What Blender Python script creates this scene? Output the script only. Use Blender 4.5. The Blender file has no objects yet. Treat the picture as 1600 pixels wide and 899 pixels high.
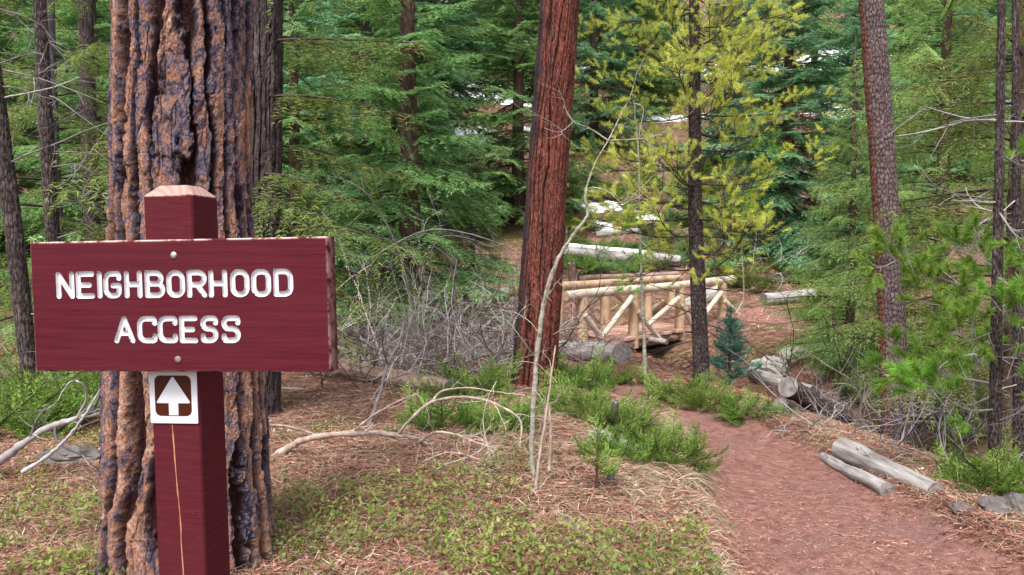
import bpy, math, random
import numpy as np
from mathutils import Vector

# ------------------------------------------------------------------ camera, sky, sun, exposure
scene = bpy.context.scene
COL = scene.collection
FPX = 1256.0                      # focal length in pixels of the 1600 px wide photograph
PITCH = math.radians(3.0)
CAM = np.array([0.0, 0.0, 1.55])
cam_data = bpy.data.cameras.new('camera')
cam_data.sensor_width = 36.0
cam_data.lens = 36.0 * FPX / 1600.0
cam_data.clip_end = 500.0
cam = bpy.data.objects.new('camera', cam_data)
COL.objects.link(cam)
cam.location = CAM
cam.rotation_euler = (math.pi / 2 - PITCH, 0, 0)
scene.camera = cam

SUN_EL, SUN_AZ = math.radians(58), math.radians(200)   # azimuth clockwise from +Y: behind the camera, a little left
world = bpy.data.worlds.new('World')
scene.world = world
world.use_nodes = True
wn = world.node_tree
sky = wn.nodes.new('ShaderNodeTexSky')
sky.sky_type = 'NISHITA'
sky.sun_disc = False
sky.sun_elevation = SUN_EL
sky.sun_rotation = SUN_AZ
sky.air_density = 1.0
sky.dust_density = 4.0
hs = wn.nodes.new('ShaderNodeHueSaturation')
hs.inputs['Saturation'].default_value = 0.35           # an overcast, nearly white sky
wn.links.new(sky.outputs[0], hs.inputs['Color'])
wn.links.new(hs.outputs[0], wn.nodes['Background'].inputs['Color'])
wn.nodes['Background'].inputs['Strength'].default_value = 0.12

sun_data = bpy.data.lights.new('sun', 'SUN')
sun_data.energy = 1.5
sun_data.angle = math.radians(16)
sun_data.color = (1.0, 0.96, 0.9)
sun = bpy.data.objects.new('sun', sun_data)
COL.objects.link(sun)
sd = Vector((math.sin(SUN_AZ) * math.cos(SUN_EL), math.cos(SUN_AZ) * math.cos(SUN_EL), math.sin(SUN_EL)))
sun.rotation_euler = sd.to_track_quat('Z', 'Y').to_euler()

scene.view_settings.view_transform = 'Standard'
scene.view_settings.look = 'None'
scene.view_settings.gamma = 1.0
scene.view_settings.exposure = 1.42
scene.cycles.max_bounces = 7
scene.cycles.diffuse_bounces = 4
scene.cycles.transmission_bounces = 4
scene.cycles.use_denoising = True

# ------------------------------------------------------------------ numeric helpers
def ray(px, py):
    u = (px - 800.0) / FPX
    v = (449.5 - py) / FPX
    F = np.array([0, math.cos(PITCH), -math.sin(PITCH)])
    U = np.array([0, math.sin(PITCH), math.cos(PITCH)])
    return F + u * np.array([1.0, 0, 0]) + v * U

def P(px, py, d):
    """world point seen at a pixel of the photograph, at distance d along +Y"""
    r = ray(px, py)
    return CAM + r * (d / r[1])

def _hash(ix, iy, s):
    h = (ix.astype(np.int64) * 374761393 + iy.astype(np.int64) * 668265263 + s * 974634777) & 0xFFFFFFFF
    h = ((h ^ (h >> 13)) * 1274126177) & 0xFFFFFFFF
    h = ((h ^ (h >> 16)) * 2246822519) & 0xFFFFFFFF
    h = h ^ (h >> 15)
    return (h & 0xFFFFFF) / float(0x1000000)

def vnoise(x, y, s=0):
    x = np.asarray(x, float); y = np.asarray(y, float)
    ix = np.floor(x); iy = np.floor(y)
    fx = x - ix; fy = y - iy
    fx = fx * fx * (3 - 2 * fx); fy = fy * fy * (3 - 2 * fy)
    a = _hash(ix, iy, s); b = _hash(ix + 1, iy, s); c = _hash(ix, iy + 1, s); d = _hash(ix + 1, iy + 1, s)
    return (a + (b - a) * fx) * (1 - fy) + (c + (d - c) * fx) * fy

def fbm(x, y, o=4, s=0):
    t = 0; a = 0.5; n = 0
    for i in range(o):
        t = t + a * vnoise(np.asarray(x) * 2 ** i + 17.3 * i, np.asarray(y) * 2 ** i - 9.1 * i, s + i); n += a; a *= 0.5
    return t / n

def sstep(a, b, x):
    t = np.clip((x - a) / (b - a), 0, 1)
    return t * t * (3 - 2 * t)

def poly_dist(x, y, pts):
    """distance to a polyline and position along it"""
    best = np.full(np.shape(x), 1e9); par = np.zeros(np.shape(x))
    for i in range(len(pts) - 1):
        ax, ay = pts[i][:2]; bx, by = pts[i + 1][:2]
        dx, dy = bx - ax, by - ay
        t = np.clip(((x - ax) * dx + (y - ay) * dy) / (dx * dx + dy * dy), 0, 1)
        d = np.hypot(x - ax - t * dx, y - ay - t * dy)
        m = d < best
        best = np.where(m, d, best); par = np.where(m, i + t, par)
    return best, par

# ------------------------------------------------------------------ terrain
# path centre line: x, y, half width
PATH = [(0.2, -6, .8), (1.3, -1, .9), (1.85, 2.0, .95), (1.88, 3.8, .82), (1.9, 5.2, .66), (2.0, 6.4, .54), (1.92, 7.5, .46),
        (1.62, 8.6, .45), (1.25, 10.0, .45), (0.85, 12.0, .45), (0.72, 13.8, .5), (1.15, 15.3, .5)]
PATH2 = [(5.2, 19.3, .6), (6.0, 19.0, .8), (7.0, 18.3, .8), (8.5, 17.8, .7), (10.5, 18.5, .6)]
CREEK = [(9.5, 1.0), (6.2, 4.5), (4.9, 7.2), (4.3, 10), (4.0, 13), (3.1, 17.1), (1.6, 19.3), (-2, 20.5), (-9, 20), (-20, 22)]

def terrain(x, y):
    x = np.asarray(x, float); y = np.asarray(y, float)
    k = 1.6
    s = (y - (20.8 + 0.03 * x)) / k
    z = 0.43 * k * np.where(s > 30, s, np.log1p(np.exp(np.minimum(s, 30))))
    z = z + 0.10 * np.clip(np.abs(x) - 9, 0, 40) * sstep(6, 20, y)
    z = z + 0.9 * (fbm(x * .12, y * .12, 3, 5) - .5) * sstep(14, 34, y)
    z = z + 0.14 * (fbm(x * .7, y * .7, 3, 1) - .5) + 0.05 * (fbm(x * 3, y * 3, 3, 2) - .5)
    dc, _ = poly_dist(x, y, CREEK)
    z = z - 0.75 * np.exp(-(dc / 1.05) ** 2) - 0.18 * np.exp(-(dc / 2.4) ** 2) * sstep(16, 10, y)
    z = z - 0.30 * sstep(9, 15, y) * sstep(24, 19, y)
    # left bank, a low mound
    z = z + 0.10 * np.exp(-((x - .2) / 1.3) ** 2 - ((y - 5.0) / 2.2) ** 2)
    for pl, dep in ((PATH, .16), (PATH2, .06)):
        d, par = poly_dist(x, y, pl)
        hw = np.interp(par, range(len(pl)), [p[2] for p in pl])
        z = z - dep * sstep(hw + .16, hw - .2, d + .1 * (fbm(x * 2.2, y * 2.2, 2, 8) - .5))
    return z

def hz(x, y):
    return float(terrain(np.array([x]), np.array([y]))[0])

def G(px, py, dmin=2.2, dmax=90):
    """where the view ray through a pixel meets the terrain"""
    r = ray(px, py); r = r / r[1]
    d = np.exp(np.linspace(math.log(dmin), math.log(dmax), 1200))
    X = CAM[0] + r[0] * d; Y = d; Z = CAM[2] + r[2] * d
    below = np.nonzero(Z < terrain(X, Y))[0]
    i = below[0] if len(below) else len(d) - 1
    return np.array([X[i], Y[i], terrain(X[i:i + 1], Y[i:i + 1])[0]])

def path_margin(x, y):
    """signed distance from the edge of the path, negative on it"""
    m = np.full(np.shape(x), 1e9)
    for pl in (PATH, PATH2):
        d, par = poly_dist(x, y, pl)
        m = np.minimum(m, d - np.interp(par, range(len(pl)), [p[2] for p in pl]))
    return m

def screen(x, y, z):
    """photograph pixel of world points"""
    dy = y; dz = z - CAM[2]
    f = dy * math.cos(PITCH) - dz * math.sin(PITCH)
    v = dy * math.sin(PITCH) + dz * math.cos(PITCH)
    return 800 + FPX * x / f, 449.5 - FPX * v / f

# ------------------------------------------------------------------ mesh helpers
class MB:
    def __init__(self):
        self.V = []; self.n = 0; self.F = {3: [], 4: []}; self.M = {3: [], 4: []}; self.R = {3: [], 4: []}
    def add(self, V, F, mat=0, rnd=None):
        V = np.asarray(V, float).reshape(-1, 3); F = np.asarray(F, np.int64)
        k = F.shape[1]
        self.V.append(V); self.F[k].append(F + self.n); self.n += len(V)
        self.M[k].append(np.full(len(F), mat, np.int32))
        self.R[k].append(np.full(len(F), .5) if rnd is None else np.broadcast_to(np.asarray(rnd, float), (len(F),)))
    def tube(self, pts, rad, sides=6, mat=0, rnd=None, cap=False, capmat=None):
        pts = np.asarray(pts, float); n = len(pts)
        rad = np.broadcast_to(np.asarray(rad, float), (n,))
        t = np.gradient(pts, axis=0); t /= np.linalg.norm(t, axis=1)[:, None] + 1e-12
        m = t.mean(0)
        ref = np.array([0, 0, 1.]) if abs(m[2]) < .75 * np.linalg.norm(m) + 1e-9 else np.array([0., 1, 0])
        a = np.cross(t, ref); a /= np.linalg.norm(a, axis=1)[:, None] + 1e-12
        b = np.cross(a, t)
        th = np.arange(sides) * 2 * math.pi / sides
        ring = pts[:, None, :] + rad[:, None, None] * (np.cos(th)[None, :, None] * a[:, None, :] - np.sin(th)[None, :, None] * b[:, None, :])
        i = np.arange(n - 1)[:, None]; j = np.arange(sides)[None, :]; j2 = (j + 1) % sides
        Q = np.stack([i * sides + j, i * sides + j2, (i + 1) * sides + j2, (i + 1) * sides + j], -1).reshape(-1, 4)
        self.add(ring.reshape(-1, 3), Q[:, ::-1], mat, rnd)
        if cap:
            for e, rev in ((0, False), (n - 1, True)):
                V = np.vstack([pts[e][None], ring[e]])
                T = np.stack([np.zeros(sides, int), 1 + np.arange(sides), 1 + (np.arange(sides) + 1) % sides], -1)
                self.add(V, T if not rev else T[:, ::-1], mat if capmat is None else capmat, rnd)
    def box(self, c, s, mat=0):
        x, y, z = c; a, b, h = s[0] / 2, s[1] / 2, s[2] / 2
        V = [(x + i * a, y + j * b, z + k * h) for i in (-1, 1) for j in (-1, 1) for k in (-1, 1)]
        self.add(V, [(0, 1, 3, 2), (4, 6, 7, 5), (0, 4, 5, 1), (2, 3, 7, 6), (0, 2, 6, 4), (1, 5, 7, 3)], mat)
    def tris(self, base, dirv, wid, mat=0, rnd=None):
        """one slim triangle per row: base point, tip vector, half width vector"""
        n = len(base)
        V = np.stack([base - wid, base + wid, base + dirv], 1).reshape(-1, 3)
        self.add(V, np.arange(n * 3).reshape(-1, 3), mat, rnd)
    def mesh(self, name, mats, smooth=False, attrs=None):
        me = bpy.data.meshes.new(name)
        V = np.concatenate(self.V) if self.V else np.zeros((0, 3))
        T = np.concatenate(self.F[3]) if self.F[3] else np.zeros((0, 3), np.int64)
        Q = np.concatenate(self.F[4]) if self.F[4] else np.zeros((0, 4), np.int64)
        me.vertices.add(len(V)); me.vertices.foreach_set('co', V.astype(np.float32).ravel())
        me.loops.add(T.size + Q.size)
        me.loops.foreach_set('vertex_index', np.concatenate([T.ravel(), Q.ravel()]).astype(np.int32))
        me.polygons.add(len(T) + len(Q))
        me.polygons.foreach_set('loop_start', np.concatenate([np.arange(len(T)) * 3, T.size + np.arange(len(Q)) * 4]).astype(np.int32))
        for m in mats: me.materials.append(MAT[m] if isinstance(m, str) else m)
        mi = np.concatenate(self.M[3] + self.M[4]) if (self.M[3] or self.M[4]) else np.zeros(0, np.int32)
        me.polygons.foreach_set('material_index', mi.astype(np.int32))
        me.polygons.foreach_set('use_smooth', np.full(len(mi), bool(smooth)))
        me.update(calc_edges=True)
        at = me.attributes.new('rnd', 'FLOAT', 'FACE')
        at.data.foreach_set('value', np.concatenate(self.R[3] + self.R[4]).astype(np.float32))
        for k, v in (attrs or {}).items():
            at = me.attributes.new(k, 'FLOAT', 'POINT')
            at.data.foreach_set('value', np.asarray(v, np.float32).ravel())
        return me
    def build(self, name, mats, parent=None, smooth=False, attrs=None):
        if not isinstance(mats, (list, tuple)): mats = [mats]
        o = bpy.data.objects.new(name, self.mesh(name, mats, smooth, attrs))
        COL.objects.link(o)
        if parent is not None: o.parent = parent
        return o

def tag(o, label=None, cat=None, group=None, kind=None):
    if label: o['label'] = label
    if cat: o['category'] = cat
    if group: o['group'] = group
    if kind: o['kind'] = kind
    return o

def thing(name, label, cat, loc=(0, 0, 0), rz=0, group=None, scale=1.0):
    o = bpy.data.objects.new(name, None)
    o.empty_display_size = .2
    COL.objects.link(o)
    o.location = loc; o.rotation_euler = (0, 0, rz); o.scale = (scale,) * 3
    return tag(o, label, cat, group)

def copy_part(src, parent):
    c = src.copy(); COL.objects.link(c); c.parent = parent
    return c

def unit(v):
    v = np.asarray(v, float)
    return v / (np.linalg.norm(v, axis=-1, keepdims=True) + 1e-12)

def smooth_path(pts, n):
    """Catmull-Rom resampling"""
    p = np.asarray(pts, float)
    p = np.vstack([2 * p[0] - p[1], p, 2 * p[-1] - p[-2]])
    m = len(p) - 3
    out = []
    for t in np.linspace(0, m - 1e-6, n):
        i = int(t); f = t - i
        a, b, c, d = p[i:i + 4]
        out.append(.5 * (2 * b + (c - a) * f + (2 * a - 5 * b + 4 * c - d) * f * f + (3 * b - a - 3 * c + d) * f ** 3))
    return np.array(out)

# ------------------------------------------------------------------ materials
MAT = {}
def new_mat(name):
    m = bpy.data.materials.new(name); m.use_nodes = True
    nt = m.node_tree
    MAT[name] = m
    return m, nt, nt.nodes['Principled BSDF']
def nd(nt, typ, **kw):
    n = nt.nodes.new(typ)
    for k, v in kw.items():
        if k.startswith('_'): setattr(n, k[1:], v)
        else:
            key = int(k[1:]) if k[0] == 'i' and k[1:].isdigit() else k
            n.inputs[key].default_value = v
    return n
def ln(nt, a, b): nt.links.new(a, b)
def ramp(nt, fac, stops):
    r = nt.nodes.new('ShaderNodeValToRGB')
    while len(r.color_ramp.elements) < len(stops): r.color_ramp.elements.new(.5)
    for e, (p, c) in zip(r.color_ramp.elements, stops):
        e.position = p; e.color = (*c, 1)
    ln(nt, fac, r.inputs[0])
    return r.outputs[0]
def attr(nt, name):
    return nd(nt, 'ShaderNodeAttribute', _attribute_name=name).outputs['Fac']
def coords(nt, scale, kind='Object'):
    tc = nt.nodes.new('ShaderNodeTexCoord'); mp = nt.nodes.new('ShaderNodeMapping')
    mp.inputs['Scale'].default_value = scale
    ln(nt, tc.outputs[kind], mp.inputs[0])
    return mp.outputs[0]
def noise(nt, vec, scale, detail=4, rough=.6, dist=0.):
    n = nd(nt, 'ShaderNodeTexNoise', Scale=scale, Detail=detail, Roughness=rough, Distortion=dist)
    if vec is not None: ln(nt, vec, n.inputs['Vector'])
    return n.outputs['Fac']
def mix(nt, fac, a, b, mode='MIX'):
    n = nt.nodes.new('ShaderNodeMix'); n.data_type = 'RGBA'; n.blend_type = mode
    for s, v in ((n.inputs[0], fac), (n.inputs[6], a), (n.inputs[7], b)):
        if hasattr(v, 'node'): ln(nt, v, s)
        elif isinstance(v, tuple): s.default_value = (*v, 1)
        else: s.default_value = v
    return n.outputs[2]
def math_n(nt, op, a, b=0., clamp=False):
    n = nt.nodes.new('ShaderNodeMath'); n.operation = op; n.use_clamp = clamp
    for s, v in ((n.inputs[0], a), (n.inputs[1], b)):
        if hasattr(v, 'node'): ln(nt, v, s)
        else: s.default_value = v
    return n.outputs[0]
def bump(nt, bsdf, h, strength, dist):
    b = nd(nt, 'ShaderNodeBump', Strength=strength, Distance=dist)
    ln(nt, h, b.inputs['Height']); ln(nt, b.outputs[0], bsdf.inputs['Normal'])

def foliage_mat(name, dark, mid, light, trans=.35, hue=.03, rough=.55):
    m, nt, b = new_mat(name)
    oi = nt.nodes.new('ShaderNodeObjectInfo')
    a = attr(nt, 'rnd')
    v = nd(nt, 'ShaderNodeTexCoord').outputs['Object']
    n = noise(nt, v, 1.3, 2)
    f = math_n(nt, 'ADD', math_n(nt, 'MULTIPLY', a, .65), math_n(nt, 'MULTIPLY', math_n(nt, 'SUBTRACT', n, .35), .9), True)
    c = ramp(nt, f, [(0.0, dark), (.5, mid), (1.0, light)])
    h = nd(nt, 'ShaderNodeHueSaturation')
    ln(nt, math_n(nt, 'ADD', math_n(nt, 'MULTIPLY', oi.outputs['Random'], hue * 2), .5 - hue), h.inputs['Hue'])
    ln(nt, math_n(nt, 'ADD', math_n(nt, 'MULTIPLY', oi.outputs['Random'], .35), .82), h.inputs['Value'])
    ln(nt, c, h.inputs['Color'])
    ln(nt, h.outputs[0], b.inputs['Base Color'])
    b.inputs['Roughness'].default_value = rough
    b.inputs['Specular IOR Level'].default_value = .3
    t = nt.nodes.new('ShaderNodeBsdfTranslucent'); ln(nt, h.outputs[0], t.inputs[0])
    s = nt.nodes.new('ShaderNodeMixShader'); s.inputs[0].default_value = trans
    ln(nt, b.outputs[0], s.inputs[1]); ln(nt, t.outputs[0], s.inputs[2])
    ln(nt, s.outputs[0], nt.nodes['Material Output'].inputs[0])
    return m

def simple_mat(name, stops, scale=(1, 1, 1), nscale=6, rough=.85, bstr=.4, bdist=.01, use_rnd=0.0, detail=6):
    """noise-ramped rough surface; use_rnd mixes in the per-face random value"""
    m, nt, b = new_mat(name)
    v = coords(nt, scale)
    n = noise(nt, v, nscale, detail, .65)
    f = n
    if use_rnd:
        f = math_n(nt, 'ADD', math_n(nt, 'MULTIPLY', attr(nt, 'rnd'), use_rnd), math_n(nt, 'MULTIPLY', n, 1 - use_rnd))
    ln(nt, ramp(nt, f, stops), b.inputs['Base Color'])
    b.inputs['Roughness'].default_value = rough
    b.inputs['Specular IOR Level'].default_value = .25
    if bstr: bump(nt, b, n, bstr, bdist)
    return m

def bark_mat(name, tones, furrow, furrow2, flake_scale=30, squash=.55, side=None, nstr=.8, bd=.012, lev=7., wt=(.42, .75, .35), pale=.5):
    """colour from plate tone and furrow depth attributes of the trunk mesh; scales peel off in flat layers (stepped noise)"""
    m, nt, b = new_mat(name)
    v = coords(nt, (1, 1, squash))
    n1 = noise(nt, v, 7, 5, .65)
    na = noise(nt, v, flake_scale, 5, .62, .35)
    nb_ = noise(nt, v, flake_scale * 2.3, 4, .65, .3)
    n2 = noise(nt, v, flake_scale * 7, 4, .75, .4)
    la = math_n(nt, 'DIVIDE', math_n(nt, 'FLOOR', math_n(nt, 'MULTIPLY', na, lev * 2)), lev * 2)
    lb = math_n(nt, 'DIVIDE', math_n(nt, 'FLOOR', math_n(nt, 'MULTIPLY', nb_, lev)), lev)
    ha = nd(nt, 'ShaderNodeTexWhiteNoise', _noise_dimensions='1D'); ln(nt, la, ha.inputs['W'])
    hb = nd(nt, 'ShaderNodeTexWhiteNoise', _noise_dimensions='1D'); ln(nt, lb, hb.inputs['W'])
    f = math_n(nt, 'ADD', math_n(nt, 'MULTIPLY', attr(nt, 'tone'), wt[0]), math_n(nt, 'MULTIPLY', math_n(nt, 'SUBTRACT', n1, .28), wt[1]))
    f = math_n(nt, 'ADD', f, math_n(nt, 'MULTIPLY', math_n(nt, 'SUBTRACT', ha.outputs['Value'], .5), wt[2]))
    f = math_n(nt, 'ADD', f, math_n(nt, 'MULTIPLY', math_n(nt, 'SUBTRACT', hb.outputs['Value'], .5), wt[2] * .6), True)
    c = ramp(nt, f, tones)
    c = mix(nt, math_n(nt, 'MULTIPLY', ramp(nt, n2, [(.5, (0, 0, 0)), (.68, (1, 1, 1))]), pale), c, mix(nt, .6, c, (.7, .6, .58)))
    c = mix(nt, math_n(nt, 'MULTIPLY', ramp(nt, n2, [(.3, (1, 1, 1)), (.46, (0, 0, 0))]), .45), c, furrow2)
    fc = mix(nt, n1, furrow, furrow2)
    if side is not None:
        c = mix(nt, attr(nt, 'side'), c, side)
    c = mix(nt, attr(nt, 'plate'), fc, c)
    ln(nt, c, b.inputs['Base Color'])
    b.inputs['Roughness'].default_value = .9
    b.inputs['Specular IOR Level'].default_value = .2
    h = math_n(nt, 'ADD', math_n(nt, 'MULTIPLY', la, 3.2), math_n(nt, 'MULTIPLY', lb, 1.2))
    h = math_n(nt, 'ADD', h, math_n(nt, 'MULTIPLY', n2, .9))
    bump(nt, b, h, nstr, bd)
    return m

bark_mat('bark_ponderosa', [(.0, (.02, .016, .032)), (.16, (.07, .056, .1)), (.34, (.19, .155, .23)), (.46, (.3, .22, .25)), (.54, (.44, .21, .14)), (.7, (.58, .29, .18)), (.85, (.68, .4, .29)), (1, (.82, .7, .64))],
         (.008, .005, .008), (.085, .022, .013), 22, .6, nstr=1., bd=.03, wt=(.75, .6, .34), pale=.28)
bark_mat('bark_red', [(.0, (.035, .007, .005)), (.35, (.11, .018, .009)), (.6, (.19, .038, .019)), (.82, (.28, .085, .05)), (1, (.34, .18, .15))],
         (.014, .005, .004), (.07, .016, .009), 20, .16, side=(.04, .03, .036), nstr=.9, bd=.014)
bark_mat('bark_lodgepole', [(.0, (.05, .032, .036)), (.3, (.12, .083, .09)), (.55, (.21, .155, .165)), (.8, (.31, .235, .235)), (1, (.44, .36, .35))],
         (.03, .018, .018), (.07, .035, .028), 34, .7, side=(.24, .085, .045), nstr=1., bd=.01)
bark_mat('bark_dark', [(.0, (.02, .014, .015)), (.4, (.06, .043, .044)), (.65, (.12, .09, .09)), (.85, (.28, .23, .22)), (1, (.44, .38, .36))],
         (.006, .005, .005), (.035, .02, .015), 30, .5, nstr=1.)
simple_mat('bark_grey', [(.3, (.03, .026, .03)), (.5, (.09, .08, .085)), (.72, (.19, .17, .17))], (1, 1, .3), 26, .9, .9, .02)
simple_mat('bark_brown', [(.3, (.035, .02, .015)), (.5, (.1, .06, .048)), (.72, (.2, .135, .115))], (1, 1, .3), 26, .9, .9, .02)
simple_mat('twig_dark', [(.3, (.02, .016, .014)), (.7, (.08, .06, .05))], (1, 1, 1), 20, .9, 0)
simple_mat('twig_grey', [(.2, (.05, .042, .048)), (.5, (.2, .175, .185)), (.8, (.44, .4, .4))], (1, 1, 1), 9, .85, 0, use_rnd=.5)
simple_mat('twig_pale', [(.2, (.2, .16, .13)), (.5, (.42, .36, .31)), (.8, (.6, .54, .48))], (1, 1, 1), 9, .8, 0, use_rnd=.4)
simple_mat('branch_fallen', [(.3, (.16, .11, .09)), (.5, (.38, .29, .24)), (.7, (.6, .5, .43))], (1, 1, 1), 12, .85, .5, .006)
simple_mat('aspen_bark', [(.32, (.06, .052, .045)), (.43, (.22, .205, .165)), (.6, (.34, .32, .27)), (.8, (.46, .44, .38))], (1, 1, 2.2), 17, .75, .5, .006)
simple_mat('log_weathered', [(.28, (.07, .06, .055)), (.42, (.21, .19, .18)), (.58, (.36, .335, .325)), (.8, (.5, .475, .47))], (.11, 1, 1), 20, .85, 1., .016)
simple_mat('log_brown', [(.3, (.1, .06, .045)), (.5, (.22, .15, .12)), (.75, (.4, .31, .26))], (.2, 1, 1), 12, .9, .7, .02)
simple_mat('log_dark', [(.3, (.022, .016, .015)), (.55, (.055, .042, .04)), (.8, (.15, .12, .105))], (.2, 1, 1), 12, .9, .8, .02)
simple_mat('log_cut', [(.3, (.07, .06, .058)), (.55, (.19, .172, .165)), (.8, (.3, .275, .26))], (1, 1, 1), 16, .9, .4, .006)
simple_mat('bridge_log', [(.25, (.2, .115, .065)), (.5, (.42, .29, .185)), (.75, (.56, .44, .33))], (1, 1, 1), 4, .7, .25, .01)
simple_mat('bridge_pale', [(.25, (.26, .19, .14)), (.5, (.5, .42, .34)), (.75, (.64, .58, .51))], (1, 1, 1), 4, .7, .25, .01)
simple_mat('bridge_deck', [(.3, (.3, .15, .11)), (.55, (.44, .26, .2)), (.8, (.56, .4, .33))], (1, 1, 1), 5, .9, .4, .01, use_rnd=.3)
simple_mat('rock', [(.3, (.05, .042, .042)), (.55, (.13, .115, .11)), (.8, (.27, .24, .23))], (1, 1, 1), 5, .9, .7, .03)
simple_mat('rock_pale', [(.3, (.3, .27, .25)), (.55, (.5, .46, .43)), (.8, (.68, .64, .62))], (1, 1, 1), 5, .9, .6, .03)
simple_mat('snow', [(.3, (.78, .8, .84)), (.7, (.88, .89, .92))], (1, 1, 1), 5, .6, .3, .02)
simple_mat('stump_red', [(.3, (.06, .02, .012)), (.6, (.19, .06, .035)), (.8, (.3, .12, .075))], (1, 1, .3), 14, .9, .8, .02)

foliage_mat('needle_fir', (.03, .075, .02), (.2, .36, .12), (.48, .64, .32), .5, .012)
foliage_mat('needle_blue', (.03, .085, .045), (.2, .4, .21), (.48, .68, .42), .5, .012)
foliage_mat('needle_olive', (.07, .1, .022), (.19, .24, .055), (.36, .42, .14), .45, .015)
foliage_mat('needle_yellow', (.16, .2, .03), (.62, .66, .13), (.9, .88, .38), .52, 0)
foliage_mat('needle_pine', (.08, .17, .02), (.22, .4, .06), (.46, .6, .15), .48, .01)
foliage_mat('needle_spruce', (.06, .18, .13), (.15, .36, .28), (.36, .56, .48), .4, 0)
foliage_mat('juniper', (.035, .07, .012), (.19, .3, .055), (.42, .52, .15), .42, .015)
foliage_mat('needle_light', (.045, .09, .018), (.3, .46, .13), (.6, .72, .32), .5, .012)
foliage_mat('groundleaf', (.06, .09, .015), (.17, .22, .045), (.38, .4, .12), .3, 0)
simple_mat('needle_brown', [(.2, (.13, .055, .03)), (.5, (.28, .15, .09)), (.8, (.42, .28, .19))], (1, 1, 1), 3, .85, 0, use_rnd=.6)

def litter_mat(name, stops):
    m, nt, b = new_mat(name)
    ln(nt, ramp(nt, attr(nt, 'rnd'), stops), b.inputs['Base Color'])
    b.inputs['Roughness'].default_value = .75
    b.inputs['Specular IOR Level'].default_value = .3
litter_mat('litter', [(0, (.06, .022, .016)), (.3, (.19, .07, .048)), (.55, (.32, .145, .105)), (.8, (.46, .28, .21)), (1, (.62, .5, .42))])
litter_mat('litter_path', [(0, (.11, .045, .032)), (.35, (.28, .115, .085)), (.65, (.42, .2, .15)), (.9, (.56, .33, .26)), (1, (.7, .52, .45))])
litter_mat('dry_grass', [(0, (.12, .08, .05)), (.25, (.25, .18, .115)), (.5, (.38, .3, .205)), (.74, (.54, .46, .35)), (.84, (.2, .25, .08)), (1, (.28, .34, .1))])

# ------------------------------------------------------------------ ground, path, snow
def fin(mb, name, mats, parent=None, origin=None, smooth=False, attrs=None):
    """link a mesh given in world coordinates with its origin moved to `origin` (or into its parent's frame)"""
    o_ = np.asarray(origin if origin is not None else (parent.location if parent is not None else (0, 0, 0)), float)
    mb.V = [v - o_ for v in mb.V]
    o = mb.build(name, mats, parent, smooth, attrs)
    if parent is None: o.location = o_
    elif origin is not None: o.location = Vector(o_) - parent.location
    return o

m, nt, b = new_mat('forest_floor')
v = coords(nt, (1, 1, 1))
n1 = noise(nt, v, .8, 5, .6); n2 = noise(nt, v, 6, 6, .7); n3 = noise(nt, v, 60, 4, .7, .8)
c = ramp(nt, n2, [(.25, (.06, .028, .02)), (.45, (.17, .085, .065)), (.6, (.27, .155, .12)), (.8, (.42, .3, .24))])
c2 = ramp(nt, n2, [(.3, (.06, .05, .02)), (.6, (.16, .13, .06)), (.8, (.3, .25, .14))])
c = mix(nt, ramp(nt, n1, [(.45, (0, 0, 0)), (.62, (1, 1, 1))]), c, c2)
c = mix(nt, .5, c, ramp(nt, n3, [(.3, (.12, .1, .09)), (.5, (.5, .5, .5)), (.7, (.95, .85, .78))]), 'OVERLAY')
ln(nt, c, b.inputs['Base Color']); b.inputs['Roughness'].default_value = .95
b.inputs['Specular IOR Level'].default_value = .15
bump(nt, b, math_n(nt, 'ADD', n3, math_n(nt, 'MULTIPLY', n2, 2.)), .9, .03)

m, nt, b = new_mat('path_dirt')
v = coords(nt, (1, 1, 1))
n1 = noise(nt, v, 1.6, 4, .6); n2 = noise(nt, v, 14, 6, .7); n3 = noise(nt, v, 130, 3, .7, .5)
c = ramp(nt, n2, [(.25, (.14, .06, .048)), (.42, (.25, .12, .1)), (.58, (.35, .185, .158)), (.75, (.47, .29, .255))])
c = mix(nt, ramp(nt, n1, [(.5, (0, 0, 0)), (.72, (1, 1, 1))]), c, (.25, .155, .145))
c = mix(nt, .55, c, ramp(nt, n3, [(.3, (.15, .1, .1)), (.5, (.5, .5, .5)), (.7, (.95, .8, .75))]), 'OVERLAY')
ln(nt, c, b.inputs['Base Color']); b.inputs['Roughness'].default_value = .95
b.inputs['Specular IOR Level'].default_value = .15
bump(nt, b, math_n(nt, 'ADD', n3, math_n(nt, 'MULTIPLY', n2, 2.)), 1., .02)

def spaced(lo, hi, fine, n):
    s = np.linspace(math.asinh(lo / fine), math.asinh(hi / fine), n)
    return np.sinh(s) * fine
gx = spaced(-75, 75, 3.0, 260); gy = spaced(-14, 112, 5.0, 330) + 4.0
X, Y = np.meshgrid(gx, gy)
Z = terrain(X, Y)
nx = len(gx)
i, j = np.meshgrid(np.arange(len(gy) - 1), np.arange(nx - 1), indexing='ij')
Q = np.stack([i * nx + j, i * nx + j + 1, (i + 1) * nx + j + 1, (i + 1) * nx + j], -1).reshape(-1, 4)
mb = MB(); mb.add(np.stack([X, Y, Z], -1), Q)
tag(mb.build('ground', 'forest_floor', smooth=True), kind='structure')

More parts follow.
